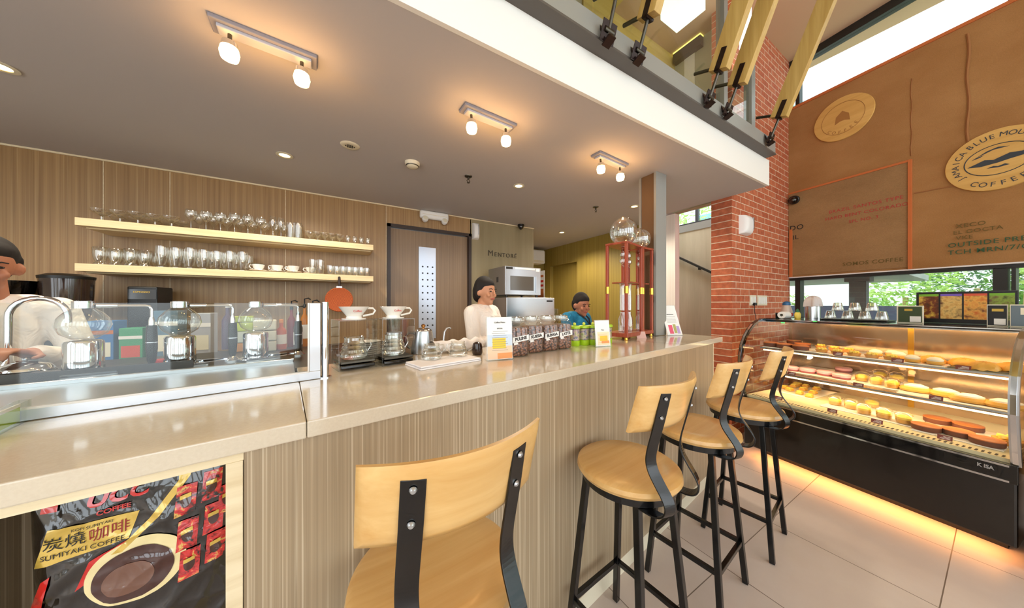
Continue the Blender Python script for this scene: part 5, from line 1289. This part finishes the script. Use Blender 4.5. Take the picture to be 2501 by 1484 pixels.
# upper storey things seen through the balustrade
t = thing('roof_truss', 'yellow plywood roof truss box over the upper floor', 'roof truss', (1.0, -.55, 0))
for k in range(4): MB().b2((-.9+k*.45,-.05,4.02),(-.80+k*.45,2.4,4.44)).build('rib', M_['ply'], t)
MB().b2((-1.1,-.1,3.98),(1.1,2.4,4.02)).build('soffit_sheet', M_['ply'], t)
t = thing('light_box', 'large white hanging light box over the upper floor', 'light box', (2.80, 1.45, 4.10), 0)
MB().b2((-.14,-.03,0),(.13,.24,.30)).build('housing', mat('glowing_box', '#f4fbf6', .5, emit='#eafff4', es=.9), t)
MB().tube([(0,.1,.30),(0,.1,.349)], .006).build('hanger', M_['steel'], t)
t = thing('hanging_light_panel', 'bright white panel hanging beside the rightmost timber fin', 'light panel', (3.33, 1.33, 3.10), R(-4))
MB().b2((-.02,-.05,.55),(.16,-.03,1.5)).build('housing', mat('glowing_panel', '#ffffff', .5, emit='#ffffff', es=2.2), t)
q0 = onp(1649, 147, (3.58, 0), 0); q1 = onp(1716, 100, (3.58, 0), 0)
t = thing('wall_cove_light', 'dark wall channel with a yellow glowing lamp on the upper storey', 'cove light', (3.58, (q0.y+q1.y)/2, (q0.z+q1.z)/2))
L_ = abs(q0.y-q1.y)/2
MB().b2((-.05,-L_,-.06),(.02,L_,.05)).build('channel', M_['darkgrey'], t)
MB().b2((-.05,-L_,.052),(.02,L_,.12)).build('glow_strip', mat('glow_strip', '#fff6a0', .4, emit='#f6f07a', es=1.2), t)
# ================= people =================
for k_ in ('shirt', 'teal'):
    nt_ = M_[k_].node_tree; p_ = nt_.nodes['Principled BSDF']
    bump(nt_, p_, noise(nt_, coords(nt_, (1, 1, .6)), 9, 3, .55, 1.2), .7, .03)
def limb(mb, pts, rads, seg=14):
    P = [Vector(p) for p in pts]; pp = []; rr = []
    for i in range(len(P)-1):
        for k in range(6):
            u = k/6; pp.append(P[i].lerp(P[i+1], u)); rr.append(rads[i]*(1-u)+rads[i+1]*u)
    pp.append(P[-1]); rr.append(rads[-1])
    mb.tube(pp, 1.0, seg, scl=rr)
    for p, r in zip(P, rads): mb.ball(p, r*1.0, seg, 8)
def remesh(o, vs, sm=6):
    m = o.modifiers.new('Remesh', 'REMESH'); m.mode = 'VOXEL'; m.voxel_size = vs; m.use_smooth_shade = True
    m = o.modifiers.new('Smooth', 'SMOOTH'); m.iterations = sm; m.factor = .5
def hand(mb, wrist, direc, palm_n, curl=.5):
    d = Vector(direc).normalized(); n = Vector(palm_n).normalized(); s = d.cross(n).normalized()
    M = Matrix.Translation(Vector(wrist)) @ Matrix(((s.x,d.x,n.x,0),(s.y,d.y,n.y,0),(s.z,d.z,n.z,0),(0,0,0,1)))
    mb.box((0,.045,0), (.072,.088,.026), M=M)
    for i, L in enumerate((.068,.078,.072,.056)):
        x = -.028+i*.0185
        a = Vector((x,.085,0)); b = a+Vector((0,L*.45,-.012*curl)); c = b+Vector((0,L*.30,-.03*curl)); e = c+Vector((0,L*.18,-.035*curl))
        mb.tube([M @ p for p in (a,b,c,e)], .0085, 8)
        mb.ball(M @ e, .0082, 8, 6)
    a = Vector((-.032,.018,0)); b = Vector((-.060,.048,-.012)); c = Vector((-.062,.082,-.026))
    mb.tube([M @ p for p in (a,b,c)], .0105, 8); mb.ball(M @ c, .010, 8, 6)
def person(label, loc, rz, sc, pose, skin, shirt, apron, hair, hlen=0, sleeve='long', fem=False, vneck=False):
    t = thing('person', label, 'person', loc, rz, scale=(sc,sc,sc))
    L = pose
    S = [Vector((s*(.145 if fem else .165), .01, 1.335)) for s in (-1, 1)]
    HC_ = Vector(L['head'])
    b = MB()
    limb(b, [(0,.02,.92),(0,.01,1.10),(0,.0,1.27)], [.115,.105,.115], 18)
    limb(b, [(-.085,.01,1.33),(.085,.01,1.33)], [.060,.060])
    limb(b, [(0,.012,1.34), HC_+Vector((0,.02,-.06))], [.055,.05])
    for i, s in enumerate((-1, 1)):
        limb(b, [S[i], L['elbow'][i], L['wrist'][i]], [.052,.040,.027])
        w = Vector(L['wrist'][i]); e = Vector(L['elbow'][i]); dd = w-e
        hand(b, w, dd, L.get('palm', (0,-.2,1)), .6)
        limb(b, [(s*.09,.02,.90),(s*.10,.0,.50),(s*.10,.03,.09)], [.085,.058,.040])
        limb(b, [(s*.10,.05,.045),(s*.105,-.12,.03)], [.040,.030])
    # head
    TH_ = Matrix.Translation(HC_) @ Matrix.Rotation(R(L.get('turn', 0)), 4, 'Z') @ Matrix.Rotation(R(L.get('nod', 0)), 4, 'X')
    b.ball((0,.012,.018), .083, 24, 16, 1.18, M=TH_ @ Matrix.Diagonal((.88,1.05,1,1)))
    b.ball((0,-.022,-.050), .056, 20, 12, 1.1, M=TH_ @ Matrix.Diagonal((.92,1,1,1)))
    b.ball((0,-.058,-.090), .022, 12, 8, 1, M=TH_)
    b.lathe([(0,.034),(.006,.03),(.012,-.002),(.014,-.012),(0,-.016)], (0,-.092,-.010), 10, M=TH_ @ Matrix.Diagonal((1,1,1,1)))
    for s in (-1,1):
        b.ball((s*.076,.012,-.012), .020, 10, 8, 1.5, M=TH_ @ Matrix.Diagonal((1,1,1,1)))
        b.ball((s*.038,-.066,-.028), .018, 10, 8, 1, M=TH_)
    o = b.build('body', skin, t); remesh(o, .0075, 4)
    for s in (-1,1):
        MB().ball((s*.030,-.0790,.006), .0100, 12, 8, .55, M=TH_).build('eye', mat('eye_dark', '#1a1210', .2) if 'eye_dark' not in bpy.data.materials else bpy.data.materials['eye_dark'], t)
        MB().tube([(s*.016,-.086,.024),(s*.032,-.084,.029),(s*.047,-.074,.024)], .0030, 6, M=TH_).build('eyebrow', M_['hair'], t)
    MB().tube([(-.022,-.078,-.058),(-.008,-.0885,-.054),(.008,-.0885,-.054),(.022,-.078,-.058)], .0055, 8, M=TH_).build('lips', mat('lips', '#a8544c', .5) if 'lips' not in bpy.data.materials else bpy.data.materials['lips'], t)
    h = MB()
    h.ball((0,.030,.040), .088, 24, 14, 1.08, M=TH_ @ Matrix.Diagonal((.95,1.0,1,1)))
    h.ball((0,.055,.0), .078, 20, 12, 1.15, M=TH_)
    if hlen:
        h.ball((0,.085,-.03), .055, 16, 10, 1.3, M=TH_)
        for s in (-1,1): h.ball((s*.068,.025,.0), .030, 12, 8, 2.0, M=TH_)
    else:
        for s in (-1,1): h.ball((s*.066,.030,.02), .026, 12, 8, 1.4, M=TH_)
    h.ball((0,.004,.060), .072, 20, 12, .82, M=TH_)
    o = h.build('hair', hair, t); remesh(o, .007, 3)
    # clothes
    c = MB()
    limb(c, [(0,.02,.90),(0,.01,1.09),(0,.0,1.26)], [.140,.125,.138], 18)
    limb(c, [(-.095,.01,1.335),(.095,.01,1.335)], [.078,.078])
    c.lathe([(.062,0),(.066,.035),(.058,.035)], (0,.010,1.372), 18)
    for i in range(2):
        e = Vector(L['elbow'][i]); w = Vector(L['wrist'][i])
        if sleeve == 'long': limb(c, [S[i], e, e.lerp(w, .88)], [.066,.054,.042])
        else: limb(c, [S[i], S[i].lerp(e, .75)], [.070,.062])
    o = c.build('shirt', shirt, t); remesh(o, .008, 4)
    tr = MB()
    limb(tr, [(0,.02,.97),(0,.02,.88)], [.135,.145], 18)
    for s in (-1,1): limb(tr, [(s*.085,.02,.86),(s*.10,.0,.50),(s*.10,.03,.10)], [.098,.075,.060])
    o = tr.build('trousers', M_['trousers'], t); remesh(o, .010, 3)
    sh = MB()
    for s in (-1,1): limb(sh, [(s*.10,.06,.048),(s*.105,-.14,.040)], [.048,.040])
    o = sh.build('shoes', M_['black'], t); remesh(o, .009, 3)
    if apron:
        def ap(a, b_):
            u = (a-.5)*2; z = .50+b_*.62
            hw = 1.15 if z < 1.0 else 1.15-.5*(z-1.0)/.12
            ang = u*hw; r = .157 if z > .9 else .157+.05*(.9-z)
            return (r*math.sin(ang), .012-r*math.cos(ang), z)
        MB().sheet(ap, 20, 24).build('apron', apron, t, solid=.004)
        MB().tube([(-.152,.012,1.00),(0,-.16,1.01),(.152,.012,1.00)], .006, 6).build('apron_tie', apron, t)
        for s in (-1,1): MB().prism([(0,0),(.055*s,.02),(.062*s,.062),(.02*s,.045)], 0, .006, M=Matrix.Translation((0,-.085,1.335)) @ Matrix.Rotation(R(50),4,'X')).build('collar', M_['shirt'], t)
    if vneck:
        MB().bar([(-.060,-.035,1.395),(-.035,-.125,1.335),(0,-.158,1.27),(.035,-.125,1.335),(.060,-.035,1.395)], .012, .010).build('collar_band', M_['ink'], t)
    return t
person('person in a white shirt and red-brown apron working at the left end of the bar', (-1.32, 2.24, 0), R(24), .995,
       dict(head=(-.0,-.07,1.53), turn=10, nod=12, elbow=[(-.24,-.06,1.09),(.24,-.06,1.09)], wrist=[(-.16,-.27,1.16),(.12,-.27,1.16)]),
       M_['skin2'], M_['shirt'], M_['apron'], M_['hair'])

person('person with black hair in a white shirt standing with folded arms beside the microwave', (1.02, 2.20, 0), R(28), .965,
       dict(head=(.0,-.03,1.515), turn=-6, nod=5, elbow=[(-.20,-.06,1.09),(.20,-.06,1.09)], wrist=[(.03,-.235,1.13),(-.03,-.255,1.09)]),
       M_['skin'], M_['shirt'], M_['apron'], M_['hair'], hlen=1, fem=True)
person('person with short dark hair in a teal shirt behind the lime tumblers', (1.985, 2.12, 0), R(14), .915,
       dict(head=(.0,-.06,1.475), turn=-22, nod=12, elbow=[(-.20,-.05,1.08),(.20,-.05,1.08)], wrist=[(-.12,-.27,1.10),(.12,-.27,1.10)]),
       M_['skin2'], M_['teal'], None, M_['hair'], sleeve='short', vneck=True)
# ================= outside =================
struct(MB().b2((5.0, -14, -.12), (40, 20, -.02)).build('ground', mat('outdoor_paving', '#b8bca8', .9)))
M_['leafA'] = mat('leaf_green', '#5f8f2c', .6); M_['leafB'] = mat('leaf_dark', '#3c6a2a', .6); M_['leafC'] = mat('leaf_pale', '#9cc25a', .6)
M_['trunk'] = mat('pale_trunk', '#b8a46c', .8)
def leaves(c, rx, ry, rz, n, size, flat=0):
    mb = MB()
    for _ in range(n):
        while True:
            v = Vector((random.uniform(-1,1), random.uniform(-1,1), random.uniform(-1,1)))
            if .35 < v.length < 1: break
        p = Vector((c[0]+v.x*rx, c[1]+v.y*ry, c[2]+v.z*rz))
        a = Vector((random.gauss(0,1), random.gauss(0,1), random.gauss(0,.6))).normalized(); b = a.orthogonal().normalized()
        L = size*random.uniform(.7,1.3)
        mb.add([p-a*L, p+b*L*.4, p+a*L, p-b*L*.4], [(0,1,2,3)])
    return mb
def bush(label, loc, rx, ry, rz, n, size, mt, name='shrub', cat='shrub', trunk=None, group=None):
    t = thing(name, label, cat, loc, 0, group)
    z = rz if trunk is None else trunk
    leaves((0,0,z), rx, ry, rz, n, size).build('foliage', mt, t)
    if trunk is not None:
        MB().tube([(0,0,0),(.05,.03,trunk*.5),(0,.0,trunk*.9)], .035, 8).build('trunk', M_['trunk'], t)
    else: MB().tube([(0,0,0),(.02,0,rz*.8)], .03, 6).build('stem', M_['trunk'], t)
    return t
bush('round light green shrub outside the ribbon window, left', (8.0, 2.15, 0), .42, .42, .80, 900, .05, M_['leafC'])
bush('low clipped hedge outside between the shrub and the grey pillar', (8.5, 1.2, 0), .4, .42, .74, 1100, .045, M_['leafA'], 'hedge', 'hedge')
k = 0
for x, y, h, r, mt, lab in ((9.6,1.0,2.3,.62,'leafC','pale green tree right of the grey pillar outside'),(9.9,-.45,2.2,.62,'leafA','bright green tree outside the middle of the ribbon window'),(11.4,.3,2.6,.8,'leafB','dark green tree outside, second from the window post'),(8.5,-.75,1.7,.5,'leafC','pale low tree outside behind the menu board'),(10.2,-2.1,2.4,.75,'leafA','green tree outside nearest the window post'),(8.4,-2.0,1.8,.52,'leafB','dark green tree outside the right window pane'),(9.2,-3.6,2.2,.7,'leafC','pale green tree far outside on the right')):
    bush(lab, (x, y, 0), r, r*1.1, h*.55, 2400, .05, M_[mt], 'garden_tree', 'tree', trunk=h*.72, group='trees outside the ribbon window')
for i in range(6):
    y = -.15-.32*i
    t = thing('bamboo_stem', 'thin pale bamboo stem outside, %s from the left' % ORD[i], 'bamboo', (7.0+.25*(i%2), y, 0), 0, 'bamboo stems outside the ribbon window')
    MB().tube([(0,0,0),(.02,.03,1.2),(-.02,-.03,2.6)], .022, 8).build('stem', M_['trunk'], t)
    leaves((0,0,1.9), .13, .14, .7, 110, .05).build('foliage', M_['leafC'], t)
t = thing('pillar', 'dark grey square pillar standing outside the ribbon window', 'pillar', (6.0, 1.0, 0))
MB().b2((-.08,-.075,0),(.08,.075,1.66)).b2((-.12,-.11,1.66),(.12,.11,1.72)).build('shaft', mat('slate_paint', '#4c5458', .7), t)
t = thing('canopy', 'flat grey outdoor canopy resting on the dark pillar', 'canopy', (6.6, 1.0, 1.72))
MB().b2((-.8,-.4,0),(1.2,1.6,.08)).build('deck', mat('grey_canopy', '#9aa09c', .7), t)
t = thing('low_wall', 'blue grey low wall outside behind the canister', 'low wall', (7.0, 1.6, 0))
MB().b2((0,-1.2,0),(.12,.8,1.33)).build('wall_body', mat('blue_grey_wall', '#6a7694', .8), t)
bl = thing('white_building', 'tall white building with pale windows beyond the clerestory', 'building', (13.5, 0, 0))
MB().b2((0,-14,0),(3,14,15)).build('facade', mat('white_facade', '#d6dcdc', .8), bl)
wm_ = mat('pale_window_glass', '#6fa8b0', .2)
for r in range(4):
    for c_ in range(8):
        y = -9+c_*2.4
        w_ = MB().b2((-.05,y,3.4+r*3),(.0,y+1.5,5.2+r*3)).build('window', wm_, bl)
        MB().b2((-.08,y+.72,3.4+r*3),(-.05,y+.78,5.2+r*3)).b2((-.08,y,4.3+r*3),(-.05,y+1.5,4.36+r*3)).build('mullion', M_['fascia'], w_)
for r in range(5): MB().b2((-.04,-14,2.9+r*3),(0,14,3.0+r*3)).build('floor_band', M_['fascia'], bl)
t = thing('garden_tree', 'tall yellow green tree outside the stair window', 'tree', (9.5, 5.2, 0))
leaves((0,0,4.2), 1.6, 1.6, 1.8, 1800, .10).build('foliage', M_['leafC'], t)
MB().tube([(0,0,0),(.1,.05,1.6),(0,0,3.4)], .12, 8).build('trunk', M_['trunk'], t)
# ================= daylight, camera =================
wd = bpy.data.worlds.new('World'); SC.world = wd; wd.use_nodes = True; nt = wd.node_tree
bg = nt.nodes['Background']
bg.inputs['Color'].default_value = (.88, .95, 1.0, 1); bg.inputs['Strength'].default_value = WORLD
sun = lightobj('SUN', (10, -8, 12), 3.0, '#fff4e0', .02, (R(48), R(14), R(40)), name='sun_light')
cd = bpy.data.cameras.new('camera'); cam = bpy.data.objects.new('camera', cd); COL.objects.link(cam)
cd.sensor_fit = 'HORIZONTAL'; cd.sensor_width = 36; cd.lens = FPX/2501*36; cd.clip_start = .02
cam.location = (0, 0, HC); cam.rotation_euler = (PI/2, 0, -YAW)
SC.camera = cam
vs = SC.view_settings
SC.display_settings.display_device = 'sRGB'
vs.view_transform = 'Standard'; vs.look = 'None'; vs.gamma = 1; vs.use_curve_mapping = False; vs.exposure = EXPO
cy = SC.cycles
cy.max_bounces = 7; cy.diffuse_bounces = 4; cy.glossy_bounces = 3; cy.transmission_bounces = 3; cy.transparent_max_bounces = 20
cy.caustics_reflective = False; cy.caustics_refractive = False; cy.sample_clamp_indirect = 6
cy.use_denoising = True; cy.use_adaptive_sampling = True; cy.adaptive_threshold = .045; cy.adaptive_min_samples = 12
# lettering becomes plain meshes
dg = bpy.context.evaluated_depsgraph_get()
for o in [o for o in bpy.data.objects if o.type == 'FONT']:
    me = bpy.data.meshes.new_from_object(o.evaluated_get(dg))
    if o.name in WRAP:
        yf, W, H, off = WRAP[o.name]; M = o.matrix_local.copy(); Mi = M.inverted()
        for v in me.vertices:
            q = M @ v.co; q.y = yf(q.x/W+.5, q.z/H, off); v.co = Mi @ q
    n = bpy.data.objects.new('tmp', me); COL.objects.link(n); n.parent = o.parent; n.matrix_local = o.matrix_local.copy()
    nm = o.name; bpy.data.objects.remove(o); n.name = nm
